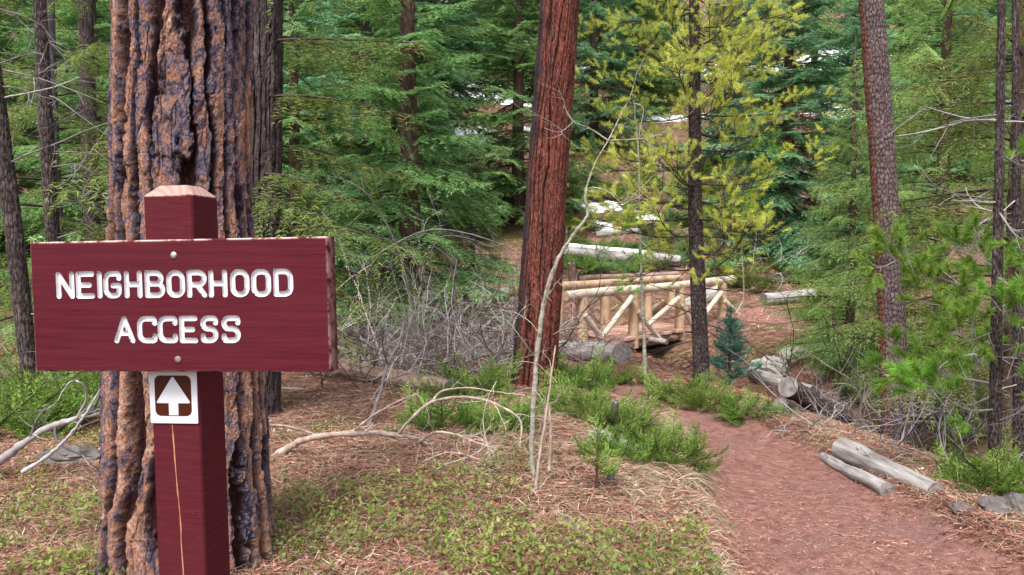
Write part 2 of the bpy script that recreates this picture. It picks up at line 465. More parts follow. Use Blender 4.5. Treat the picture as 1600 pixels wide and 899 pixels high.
def path_sheet(name, pl, z_in, z_out):
    pts = smooth_path(pl, 160)
    t = np.gradient(pts[:, :2], axis=0); t = unit(t); nrm = np.stack([t[:, 1], -t[:, 0]], -1)
    K = 25
    s = np.linspace(-1.35, 1.35, K)
    V = []
    for p, n_ in zip(pts, nrm):
        x = p[0] + n_[0] * s * p[2]; y = p[1] + n_[1] * s * p[2]
        e = np.abs(s) + .3 * (fbm(x * 1.7, y * 1.7, 3, 21) - .5)
        z = terrain(x, y) + z_in + (z_out - z_in) * sstep(.85, 1.2, e) + .02 * (fbm(x * 5, y * 5, 2, 4) - .5)
        V.append(np.stack([x, y, z], -1))
    i, j = np.meshgrid(np.arange(len(pts) - 1), np.arange(K - 1), indexing='ij')
    Q = np.stack([i * K + j, i * K + j + 1, (i + 1) * K + j + 1, (i + 1) * K + j], -1).reshape(-1, 4)
    mb = MB(); mb.add(np.array(V), Q)
    return tag(mb.build(name, 'path_dirt', smooth=True), kind='structure')
path_sheet('trail_path', PATH, .03, -.05)
path_sheet('far_trail_path', PATH2, .05, -.06)

def snow_patch(px, py, rx, ry, rot, seed, d=None):
    c = G(px, py) if d is None else np.array([P(px, py, d)[0], d, 0])
    nr, na = 14, 48
    V = []
    for a_ in range(nr + 1):
        for k in range(na):
            th = 2 * math.pi * k / na; q = a_ / nr
            w = q * (1 + 1.7 * (float(fbm(math.cos(th) * 2.2 + seed * 7, math.sin(th) * 2.2, 4, seed)) - .5))
            dx, dy = math.cos(th) * rx * w, math.sin(th) * ry * w
            x = c[0] + dx * math.cos(rot) - dy * math.sin(rot); y = c[1] + dx * math.sin(rot) + dy * math.cos(rot)
            V.append((x, y, .16 * (1 - q ** 3) - .05))
    V = np.array(V); V[:, 2] += terrain(V[:, 0], V[:, 1]) + .3 * (fbm(V[:, 0] * 2.2, V[:, 1] * 2.2, 3, 3) - .55)
    F = [(a_ * na + k, a_ * na + (k + 1) % na, (a_ + 1) * na + (k + 1) % na, (a_ + 1) * na + k) for a_ in range(nr) for k in range(na)]
    mb = MB(); mb.add(V, np.array(F)[:, ::-1])
    return tag(fin(mb, 'snow_patch', 'snow', None, c, True), kind='stuff')
for k, a_ in enumerate([(955, 326, 1.4, .5, .1), (925, 352, 1.0, .35, -.2), (1010, 345, .7, .25, 0), (565, 335, 1.6, .9, .2), (500, 300, 1.3, .7, -.3), (130, 330, 1.4, .7, 0),
                        (1125, 183, .9, .5, 0), (1030, 187, 1.0, .5, .2), (1270, 155, 2.2, 1.3, 0), (1525, 165, 2.4, 1.3, .3), (1180, 215, 1.2, .6, 0), (1400, 200, 2.2, 1.2, 0), (1330, 170, 2, 1.1, 0), (880, 200, 1.6, .8, 0), (700, 215, 2.4, 1.4, 0), (600, 240, 2.2, 1.2, .4), (780, 330, .8, .4, 0), (540, 180, 3, 2, 0), (650, 130, 4, 2.5, .3), (780, 150, 3.5, 2., 0), (480, 120, 4, 2.5, 0), (1180, 110, 3.5, 2., 0), (1320, 90, 4, 2.5, .2), (1450, 130, 3.5, 2, 0), (960, 110, 3.5, 2, 0), (200, 160, 3.5, 2, 0), (60, 200, 2.5, 1.5, 0), (480, 340, 1.4, .8, 0), (600, 300, 1.4, .8, 0)]):
    snow_patch(*a_, seed=k + 3)

# ------------------------------------------------------------------ trail sign
def paint_mat(name, scale, c0, c1, wear=None):
    m, nt, b = new_mat(name)
    v = coords(nt, scale)
    g = noise(nt, v, 5, 7, .68, .25)
    w = nd(nt, 'ShaderNodeTexWave', _wave_type='BANDS', _bands_direction='DIAGONAL', Scale=1.1, Distortion=6., Detail=4.)
    ln(nt, v, w.inputs['Vector'])
    f = math_n(nt, 'ADD', math_n(nt, 'MULTIPLY', g, .9), math_n(nt, 'MULTIPLY', w.outputs['Fac'], .1))
    c = ramp(nt, f, [(.25, c0), (.75, c1)])
    spk = noise(nt, coords(nt, (1, 1, 1)), 42, 4, .8)
    c = mix(nt, math_n(nt, 'MULTIPLY', ramp(nt, spk, [(.71, (0, 0, 0)), (.75, (1, 1, 1))]), .4), c, (.4, .2, .18))
    blot = noise(nt, coords(nt, (1, 1, 1)), 7, 4, .6)
    c = mix(nt, math_n(nt, 'MULTIPLY', ramp(nt, blot, [(.4, (0, 0, 0)), (.75, (1, 1, 1))]), .35), c, (.085, .018, .022))
    e = math_n(nt, 'MULTIPLY', attr(nt, 'edge'), ramp(nt, noise(nt, coords(nt, (1, 1, 1)), 30, 5, .7), [(.42, (0, 0, 0)), (.56, (1, 1, 1))]))
    c = mix(nt, e, c, (.62, .42, .38))
    ln(nt, c, b.inputs['Base Color'])
    b.inputs['Roughness'].default_value = .8
    b.inputs['Specular IOR Level'].default_value = .12
    bump(nt, b, f, .4, .003)
paint_mat('board_paint', (1.2, 6, 26), (.054, .005, .011), (.1, .012, .021))
paint_mat('post_paint', (5, 5, 34), (.06, .0065, .012), (.098, .013, .02))
m, nt, b = new_mat('worn_wood')
v = coords(nt, (1, 1, .6))
w = nd(nt, 'ShaderNodeTexWave', _wave_type='RINGS', _rings_direction='Z', Scale=26., Distortion=2.5, Detail=3.)
w.inputs['Detail Scale'].default_value = 1.5
mp = nd(nt, 'ShaderNodeMapping'); mp.inputs['Location'].default_value = (.06, -.015, 0); ln(nt, v, mp.inputs[0]); ln(nt, mp.outputs[0], w.inputs['Vector'])
ln(nt, ramp(nt, w.outputs['Fac'], [(.1, (.29, .16, .14)), (.5, (.33, .19, .165)), (.9, (.36, .225, .195))]), b.inputs['Base Color'])
b.inputs['Roughness'].default_value = .85
simple_mat('letter_white', [(.28, (.36, .33, .34)), (.4, (.52, .52, .55)), (.65, (.64, .64, .68))], (1, 1, 1), 45, .6, .5, .002)
simple_mat('placard_white', [(.3, (.58, .58, .64)), (.7, (.66, .66, .72))], (1, 1, 1), 8, .35, 0)
simple_mat('placard_brown', [(.3, (.04, .008, .004)), (.7, (.07, .014, .006))], (1, 1, 1), 8, .35, 0)
simple_mat('steel', [(.3, (.25, .22, .2)), (.6, (.55, .53, .5))], (1, 1, 1), 90, .4, .2, .001)
MAT['steel'].node_tree.nodes['Principled BSDF'].inputs['Metallic'].default_value = .7
simple_mat('rust', [(.3, (.1, .05, .035)), (.6, (.32, .24, .21))], (1, 1, 1), 120, .6, .3, .001)
simple_mat('crack_wood', [(.3, (.26, .1, .06)), (.6, (.45, .22, .13))], (1, 1, 1), 60, .9, 0)

SA, SR = math.radians(7.5), math.radians(1.0)
_x = np.array([math.cos(SA), -math.sin(SA), 0]); _y = np.array([math.sin(SA), math.cos(SA), 0]); _z = np.array([0, 0, 1.])
EX = _x * math.cos(SR) + _z * math.sin(SR); EZ = _z * math.cos(SR) - _x * math.sin(SR); EY = _y
B0 = P(274, 480, 1.42)
SO = B0 - EZ * (B0[2] - hz(B0[0], B0[1]) ) / EZ[2]           # foot of the sign
def sl(px, py, off=0.):
    r = ray(px, py); o = B0 + EY * off
    t = np.dot(o - CAM, EY) / np.dot(r, EY)
    q = CAM + r * t - SO
    return np.array([np.dot(q, EX), np.dot(q, EZ)])
sign = thing('trail_sign', 'maroon wooden trail sign with white routed words and an arrow placard', 'sign')
from mathutils import Matrix
sign.matrix_world = Matrix(((EX[0], EY[0], EZ[0], SO[0]), (EX[1], EY[1], EZ[1], SO[1]), (EX[2], EY[2], EZ[2], SO[2]), (0, 0, 0, 1)))
BT = .038
ca, cb, cc, cd = sl(46, 378), sl(512, 370.5), sl(515, 582.5), sl(55, 580)
bx0, bx1 = (ca[0] + cd[0]) / 2, (cb[0] + cc[0]) / 2
bz1, bz0 = (ca[1] + cb[1]) / 2, (cc[1] + cd[1]) / 2

def fillet(pts, rad, closed=False):
    """polyline with rounded corners; rad is a number or one per corner"""
    pts = [np.asarray(p, float) for p in pts]; n = len(pts); out = []
    for i_ in range(n):
        r = rad[i_] if isinstance(rad, (list, tuple)) else rad
        if (not closed and i_ in (0, n - 1)) or r <= 0:
            out.append(pts[i_]); continue
        p0, p1, p2 = pts[i_ - 1], pts[i_], pts[(i_ + 1) % n]
        a_, b_ = unit(p0 - p1), unit(p2 - p1)
        r = min(r, .5 * np.linalg.norm(p0 - p1) * (1. if True else 1), .5 * np.linalg.norm(p2 - p1))
        s_, e_ = p1 + a_ * r, p1 + b_ * r
        for t_ in np.linspace(0, 1, 7):
            # circular-ish arc between the tangent points
            th = t_ * math.pi / 2
            out.append(p1 + a_ * r * (1 - math.sin(th)) + b_ * r * (1 - math.cos(th)))
    if closed: out.append(out[0])
    return np.array(out)
GLYPH = {
    'N': [([(0, 0), (0, 1), (1, 0), (1, 1)], 0)], 'E': [([(1, 1), (0, 1), (0, 0), (1, 0)], 0), ([(0, .5), (.8, .5)], 0)],
    'I': [([(.5, 0), (.5, 1)], 0)], 'H': [([(0, 0), (0, 1)], 0), ([(1, 0), (1, 1)], 0), ([(0, .5), (1, .5)], 0)],
    'G': [([(1, .8), (1, 1), (0, 1), (0, 0), (1, 0), (1, .46), (.55, .46)], [0, 9, 9, 9, 9, 0, 0])],
    'C': [([(1, .8), (1, 1), (0, 1), (0, 0), (1, 0), (1, .2)], 9)],
    'O': [([(0, 0), (0, 1), (1, 1), (1, 0)], 'c')],
    'B': [([(0, .52), (0, 1), (.92, 1), (.92, .52), (0, .52)], [0, 0, 9, 9, 0]), ([(0, .52), (1, .52), (1, 0), (0, 0), (0, .52)], [0, 9, 9, 0, 0])],
    'R': [([(0, 0), (0, 1), (1, 1), (1, .46), (0, .46)], [0, 0, 9, 9, 0]), ([(.5, .46), (1, 0)], 0)],
    'D': [([(0, 0), (0, 1), (1, 1), (1, 0), (0, 0)], [0, 0, 9, 9, 0])],
    'A': [([(0, 0), (.5, 1), (1, 0)], 0), ([(.2, .34), (.8, .34)], 0)],
    'S': [([(1, .8), (1, 1), (0, 1), (0, .53), (1, .53), (1, 0), (0, 0), (0, .2)], 9)],
}
ROWS = [('NEIGHBORHOOD', [(246, 326), (333, 415), (425, 449), (453, 533), (545, 624), (635, 724), (730, 812), (820, 908), (915, 998), (1010, 1095), (1102, 1190), (1200, 1287)], (400, 521)),
        ('ACCESS', [(500, 592), (602, 690), (692, 780), (787, 868), (880, 958), (972, 1056)], (600, 720))]
ZQ = 1517 / 540.
SW = .0048          # half stroke width
segs = []           # one list of segments per letter
for word, boxes, (zt, zb) in ROWS:
    mids = [(a_ + b_) / 2 for a_, b_ in boxes]
    pts = [(sl(a_ / ZQ, (zt + zb) / 2 / ZQ + 280)[0], sl(b_ / ZQ, (zt + zb) / 2 / ZQ + 280)[0]) for a_, b_ in boxes]
    mx = sum(mids) / len(mids) / ZQ
    ztop = sl(mx, zt / ZQ + 280)[1] - SW; zbot = sl(mx, zb / ZQ + 280)[1] + SW
    for ch, (xa, xb) in zip(word, pts):
        xa += SW; xb -= SW
        if ch == 'I': xa = xb = (xa + xb) / 2
        L = []
        for poly, rad in GLYPH[ch]:
            w_ = xb - xa; h_ = ztop - zbot
            q = [(xa + u_ * w_, zbot + v_ * h_) for u_, v_ in poly]
            R9 = min(.45 * w_, .0115)
            if rad == 'c': q = fillet(q, R9, True)
            elif isinstance(rad, list): q = fillet(q, [R9 if r_ else 0 for r_ in rad])
            else: q = fillet(q, R9 if rad else 0)
            L += [(q[k], q[k + 1]) for k in range(len(q) - 1)]
        segs.append(L)
CELL = .0015
nxb = int((bx1 - bx0) / CELL); nzb = int((bz1 - bz0) / CELL)
xs = np.linspace(bx0, bx1, nxb + 1); zs = np.linspace(bz0, bz1, nzb + 1)
XX, ZZ = np.meshgrid(xs, zs)
SDF = np.full(XX.shape, 1.); LID = np.full(XX.shape, -1)
def seg_sdf(x, z, L):
    d = np.full(x.shape, 9.); gx_ = np.zeros(x.shape); gz_ = np.zeros(x.shape)
    for a_, b_ in L:
        ab = b_ - a_; den = max(np.dot(ab, ab), 1e-12)
        t_ = np.clip(((x - a_[0]) * ab[0] + (z - a_[1]) * ab[1]) / den, 0, 1)
        ex_, ez_ = x - a_[0] - t_ * ab[0], z - a_[1] - t_ * ab[1]
        e = np.hypot(ex_, ez_); k = e < d
        d = np.where(k, e, d); gx_ = np.where(k, ex_, gx_); gz_ = np.where(k, ez_, gz_)
    return d - SW, gx_, gz_
for k, L in enumerate(segs):
    al = np.array([p for s_ in L for p in s_]); mg = SW + .006
    s_ = (slice(*np.searchsorted(zs, [al[:, 1].min() - mg, al[:, 1].max() + mg])), slice(*np.searchsorted(xs, [al[:, 0].min() - mg, al[:, 0].max() + mg])))
    d, gx_, gz_ = seg_sdf(XX[s_], ZZ[s_], L)
    near = np.abs(d) < CELL * .62            # snap the grid to the outline of the stroke
    gl = np.hypot(gx_, gz_) + 1e-9
    XX[s_] -= np.where(near, d * gx_ / gl, 0); ZZ[s_] -= np.where(near, d * gz_ / gl, 0)
    d = np.where(near, 0, d)
    mk = d < SDF[s_]
    SDF[s_] = np.where(mk, d, SDF[s_]); LID[s_] = np.where(mk & (d <= 0), k, LID[s_])
tt = np.clip(-SDF / (.28 * SW), 0, 1)
YY = .0042 * (1 - (1 - tt) ** 2)
ed = np.minimum(np.minimum(XX - bx0, bx1 - XX), np.minimum(ZZ - bz0, bz1 - ZZ))
YY = YY + np.where(ed < .003, .003 - np.sqrt(np.maximum(.003 ** 2 - (.003 - ed) ** 2, 0)), 0)
YY = YY + np.where(SDF > .001, .0006 * (fbm(XX * 5 + 2 * fbm(XX * 9, ZZ * 9, 2, 3), ZZ * 110, 3, 31) - .5), 0)
nxv = nxb + 1
ii, jj = np.meshgrid(np.arange(nzb), np.arange(nxb), indexing='ij')
Q = np.stack([ii * nxv + jj, ii * nxv + jj + 1, (ii + 1) * nxv + jj + 1, (ii + 1) * nxv + jj], -1).reshape(-1, 4)
sq = SDF.ravel()[Q]; lid = LID.ravel()[Q].max(1); inside = (sq.mean(1) < 0) & (lid >= 0)
Vg = np.stack([XX, YY, ZZ], -1).reshape(-1, 3)
mb = MB(); mb.add(Vg, Q[~inside])
ring = np.concatenate([np.arange(nxv), np.arange(1, nzb + 1) * nxv + nxb, nzb * nxv + np.arange(nxb - 1, -1, -1), np.arange(nzb - 1, 0, -1) * nxv])
nb = len(ring); base = len(Vg)
back = Vg[ring].copy(); back[:, 1] = BT
r2 = np.roll(ring, -1); k = np.arange(nb)
mb.add(np.vstack([Vg[ring], back]), np.stack([k, k + nb, (k + 1) % nb + nb, (k + 1) % nb], -1))
mb.add(np.vstack([[(bx0 + bx1) / 2, BT, (bz0 + bz1) / 2], back]), np.stack([np.zeros(nb, int), 1 + (k + 1) % nb, 1 + k], -1))
allv = np.concatenate(mb.V)
edge = sstep(.004, .0005, bz1 - allv[:, 2]) + .5 * sstep(.003, .0005, np.minimum(allv[:, 0] - bx0, bx1 - allv[:, 0])) + .35 * sstep(.003, .0005, allv[:, 2] - bz0)
board = mb.build('board', 'board_paint', sign, False, {'edge': np.clip(edge, 0, 1) * (allv[:, 1] < .02)})
for k in range(len(segs)):
    F = Q[inside & (lid == k)]
    u_, inv = np.unique(F, return_inverse=True)
    mb = MB(); mb.add(Vg[u_], inv.reshape(-1, 4)); mb.build('letter', 'letter_white', board, False)

# post, set 38 mm behind the face of the board
pa, pb = sl(235.5, 620, BT), sl(311.5, 620, BT)
px0, px1 = pa[0], pb[0]; PW = px1 - px0; PD = PW
pzt = (sl(235, 306, BT)[1] + sl(297, 304, BT)[1]) / 2
def post_ring(z, inset, bev):
    x0, x1, y0, y1 = px0 + inset, px1 - inset, BT + inset, BT + PD - inset
    return [(x0 + bev, y0, z), (x1 - bev, y0, z), (x1, y0 + bev, z), (x1, y1 - bev, z), (x1 - bev, y1, z), (x0 + bev, y1, z), (x0, y1 - bev, z), (x0, y0 + bev, z)]
rings = [post_ring(-.5, .0005, .003)] + [post_ring(z, .0005, .003) for z in list(np.linspace(.02, pzt - .01, 24)) + [pzt - .003, pzt]] + [post_ring(pzt + .0005, .0012, .003), post_ring(pzt + .019, .021, .001)]
V = np.array(rings).reshape(-1, 3)
def ringq(a_, b_): return [(i_ * 8 + k, i_ * 8 + (k + 1) % 8, (i_ + 1) * 8 + (k + 1) % 8, (i_ + 1) * 8 + k) for i_ in range(a_, b_) for k in range(8)]
nR = len(rings)
mb = MB(); mb.add(V, ringq(0, nR - 2), 0); mb.add(V[(nR - 2) * 8:], ringq(0, 1), 1)
mb.add(np.vstack([V[-8:].mean(0)[None], V[-8:]]), [(0, 1 + k, 1 + (k + 1) % 8) for k in range(8)], 1)
n_all = sum(len(v_) for v_ in mb.V)
av = np.concatenate(mb.V)
post = mb.build('post', ['post_paint', 'worn_wood'], sign, False, {'edge': .9 * sstep(.003, .0, np.abs(av[:, 2] - pzt))})
# the drying crack down the front
mb = MB()
cr = [sl(x_, y_, BT) for x_, y_ in [(269.5, 664), (272, 700), (275, 740), (279, 780), (282, 815), (283.5, 850), (287, 899), (291, 960), (292, 1060)]]
cp = smooth_path([(c_[0], BT - .0002, c_[1]) for c_ in cr], 60)
cp[:, 0] += .0016 * (fbm(cp[:, 2] * 40, cp[:, 2] * 0, 3, 9) - .5)
wd = .0011 * (.6 + .8 * vnoise(cp[:, 2] * 60, cp[:, 2] * 0, 3))
V = np.concatenate([cp - np.stack([wd, 0 * wd, 0 * wd], -1), cp + np.stack([wd, 0 * wd, 0 * wd], -1)]); n_ = len(cp)
mb.add(V, [(k, n_ + k, n_ + k + 1, k + 1) for k in range(n_ - 1)][::-1])
mb.build('crack', 'crack_wood', post)
def bolt(px, py, mat, r):
    c_ = sl(px, py); mb = MB()
    prof = [(r, 0), (r, .0012), (r * .9, .0026), (r * .65, .0038), (r * .3, .0044)]
    V = [(c_[0] + q * math.cos(t_), .0012 - h_, c_[1] + q * math.sin(t_)) for q, h_ in prof for t_ in np.arange(20) * math.pi / 10] + [(c_[0], .0012 - .0046, c_[1])]
    F = [(i_ * 20 + k, i_ * 20 + (k + 1) % 20, (i_ + 1) * 20 + (k + 1) % 20, (i_ + 1) * 20 + k) for i_ in range(4) for k in range(20)]
    mb.add(V, F); o_ = len(V) - 1
    mb.add(np.array(V), [(80 + k, 80 + (k + 1) % 20, o_) for k in range(20)])
    return mb.build('bolt', mat, board, True)
bolt(271.5, 399, 'steel', .0064)
tag(bolt(278, 562, 'rust', .0064), 'rusty lower carriage bolt')
# arrow placard
def slab(poly, y0, y1, name, mat, parent):
    n_ = len(poly); c_ = np.mean(poly, 0)
    V = [(x_, y0, z_) for x_, z_ in poly] + [(x_, y1, z_) for x_, z_ in poly] + [(c_[0], y0, c_[1])]
    mb = MB(); mb.add(V, [(k, k + n_, (k + 1) % n_ + n_, (k + 1) % n_) for k in range(n_)])
    mb.add(np.array(V), [(k, (k + 1) % n_, 2 * n_) for k in range(n_)])
    return mb.build(name, mat, parent)
A, B_, C_, D_ = [sl(x_, y_, BT) for x_, y_ in ((235.5, 661), (309.5, 661.5), (308.5, 579.5), (235, 579))]
mx0, mx1, mz0, mz1 = (A[0] + D_[0]) / 2, (B_[0] + C_[0]) / 2, (A[1] + B_[1]) / 2, (C_[1] + D_[1]) / 2
plac = slab(fillet([(mx0, mz0), (mx1, mz0), (mx1, mz1), (mx0, mz1)], .002, True)[:-1], BT - .0022, BT - .0004, 'placard', 'placard_white', sign)
def pq(u_, v_): return (mx0 + u_ * (mx1 - mx0), mz0 + v_ * (mz1 - mz0))
slab(fillet([pq(.11, .14), pq(.88, .14), pq(.88, .91), pq(.11, .91)], .011, True)[:-1], BT - .0026, BT - .0023, 'brown_panel', 'placard_brown', plac)
def slab_poly(poly, tri, y0, name, mat, parent):
    mb = MB(); mb.add([(x_, y0, z_) for x_, z_ in poly], tri); return mb.build(name, mat, parent)
sh = [pq(.40, .155), pq(.60, .155), pq(.60, .42), pq(.40, .42)]
hd = fillet([pq(.13, .385), pq(.87, .385), pq(.5, .905)], .0045, True)[:-1]
mb = MB(); mb.add([(x_, BT - .0030, z_) for x_, z_ in sh], [(0, 1, 2, 3)])
hc = np.mean(hd, 0); mb.add([(x_, BT - .0031, z_) for x_, z_ in hd] + [(hc[0], BT - .0031, hc[1])], [(k, (k + 1) % len(hd), len(hd)) for k in range(len(hd))])
mb.build('arrow', 'placard_white', plac)

# ------------------------------------------------------------------ log bridge
def add_log(mb, p0, p1, r0, r1=None, mat=0, capmat=None, n=9, sides=14, wob=.04, seed=0, bend=0.):
    r1 = r0 if r1 is None else r1
    p0, p1 = np.asarray(p0, float), np.asarray(p1, float)
    t_ = np.linspace(0, 1, n)
    pts = p0 + (p1 - p0) * t_[:, None]
    L = np.linalg.norm(p1 - p0)
    pts += (fbm(t_ * 2.3 + seed * 3.7, t_ * 0 + seed, 2, seed)[:, None] - .5) * np.array([0, 0, 1.]) * wob * L * .25
    pts[:, 2] += bend * np.sin(t_ * math.pi)
    rad = (r0 + (r1 - r0) * t_) * (1 + wob * 3 * (fbm(t_ * 5 + seed, t_ * 0, 2, seed + 5) - .5))
    mb.tube(pts, rad, sides, mat, None, True, capmat)

NR0, NR1 = P(884, 464, 15.4), P(1146, 437, 19.2)
FR0, FR1 = P(800, 452, 15.6), P(1062, 436, 20.2)
LB = NR1 - NR0; DK = 1.0
bloc = np.array([(NR0[0] + FR0[0]) / 2, (NR0[1] + FR0[1]) / 2, hz(NR0[0], NR0[1])])
bridge = thing('log_footbridge', 'rustic peeled log footbridge with crossed railing braces over the gully', 'bridge', bloc)
def bpart(name, mat, *a_, cap='log_cut', **k):
    mb = MB(); add_log(mb, *a_, mat=0, capmat=1, **k)
    return fin(mb, name, [mat, cap], bridge, None, True)
bpart('rail', 'bridge_pale', NR0, NR1, .095, .088, seed=1, n=16, cap='bridge_log')
bpart('rail', 'bridge_log', FR0, FR1, .095, .09, seed=2, n=16, cap='bridge_log')
def along(r0, r1, px):
    t_ = np.linspace(-.1, 1.1, 400); q = r0 + (r1 - r0) * t_[:, None]
    s_ = screen(q[:, 0], q[:, 1], q[:, 2])[0]
    return q[np.argmin(np.abs(s_ - px))]
for px in (911, 990, 1063, 1129):
    q = along(NR0, NR1, px); bpart('post', 'bridge_log', q + (0, 0, -DK - .22), q + (0, 0, -.05), .115, .11, seed=px, cap='bridge_log')
for px in (873, 946, 1013, 1050):
    q = along(FR0, FR1, px); bpart('post', 'bridge_log', q + (0, 0, -DK - .2), q + (0, 0, -.05), .115, .11, seed=px, cap='bridge_log')
def brace(r0, r1, a_, b_, out, r=.06, mat='bridge_pale'):
    pa_, pb_ = along(r0, r1, a_[0]), along(r0, r1, b_[0])
    A_ = P(a_[0], a_[1], pa_[1] + out[0]); B__ = P(b_[0], b_[1], pb_[1] + out[1])
    bpart('brace', mat, A_, B__, r, r * .92, seed=int(a_[0]), cap='bridge_log')
for a_, b_ in (((988, 464), (938, 530)), ((914, 492), (946, 538)), ((996, 487), (1034, 534)), ((1060, 466), (1012, 508)), ((1066, 476), (1084, 512)),
               ((1128, 456), (1094, 500)), ((1132, 470), (1174, 514))):
    brace(NR0, NR1, a_, b_, (-.16, -.22))
for a_, b_ in (((888, 462), (940, 506)), ((962, 460), (992, 486)), ((1008, 490), (1036, 470)), ((900, 500), (944, 456))):
    brace(FR0, FR1, a_, b_, (.12, .18), .055, 'bridge_log')
# stringers, planks laid across, sill logs
dn0, dn1 = NR0 - (0, 0, DK), NR1 - (0, 0, DK); df0, df1 = FR0 - (0, 0, DK + .1), FR1 - (0, 0, DK)
for a_, b_ in ((dn0, dn1), (df0, df1), ((dn0 + df0) / 2, (dn1 + df1) / 2)):
    u_ = unit(b_ - a_)
    bpart('stringer', 'log_brown', a_ - u_ * .1 - (0, 0, .13), b_ + u_ * .1 - (0, 0, .13), .1, .1, seed=4, n=12, wob=.01)
NP = 26
for k in range(NP):
    f0, f1 = (k + .04) / NP, (k + .96) / NP
    zj = .012 * math.sin(k * 7.3); ex = .05 * math.sin(k * 3.1)
    a0, a1 = dn0 + (dn1 - dn0) * f0, dn0 + (dn1 - dn0) * f1
    c0, c1 = df0 + (df1 - df0) * f0, df0 + (df1 - df0) * f1
    w0 = unit(a0 - c0) * (.14 + ex)
    top = np.array([a0 + w0, a1 + w0, c1 - w0, c0 - w0]) + (0, 0, .03 + zj)
    V = np.vstack([top, top - (0, 0, .055)])
    mb = MB(); mb.add(V, [(0, 1, 2, 3), (4, 7, 6, 5), (0, 4, 5, 1), (1, 5, 6, 2), (2, 6, 7, 3), (3, 7, 4, 0)], 0, (k * 37 % 100) / 100)
    fin(mb, 'plank', 'bridge_deck', bridge)
for px, w_ in ((1010, .55), (1165, .5)):
    q = along(NR0, NR1, px) - (0, 0, DK + .06); o_ = unit(np.array([LB[1], -LB[0], 0]))
    bpart('outrigger', 'log_weathered', q - o_ * .2, q + o_ * w_ - (0, 0, .03), .06, .055, seed=7)
for a_, b_ in ((dn0, df0), (dn1, df1)):
    o_ = unit(a_ - b_) * .4
    bpart('sill_log', 'log_weathered', a_ + o_ - (0, 0, .3), b_ - o_ - (0, 0, .3), .12, .12, seed=3)

# ------------------------------------------------------------------ trunks with modelled bark
def voro(u, v, N, seed):
    iu, iv = np.floor(u), np.floor(v)
    f1 = np.full(u.shape, 9.); f2 = np.full(u.shape, 9.); idn = np.zeros(u.shape)
    for a_ in (-1, 0, 1):
        for c_ in (-1, 0, 1):
            cu, cv = iu + a_, iv + c_
            hu = np.mod(cu, N)
            d = np.hypot(cu + .1 + .8 * _hash(hu, cv, seed) - u, cv + .1 + .8 * _hash(hu, cv, seed + 1) - v)
            m_ = d < f1
            f2 = np.where(m_, f1, np.minimum(f2, d)); idn = np.where(m_, _hash(hu, cv, seed + 2), idn); f1 = np.where(m_, d, f1)
    return f1, f2, idn

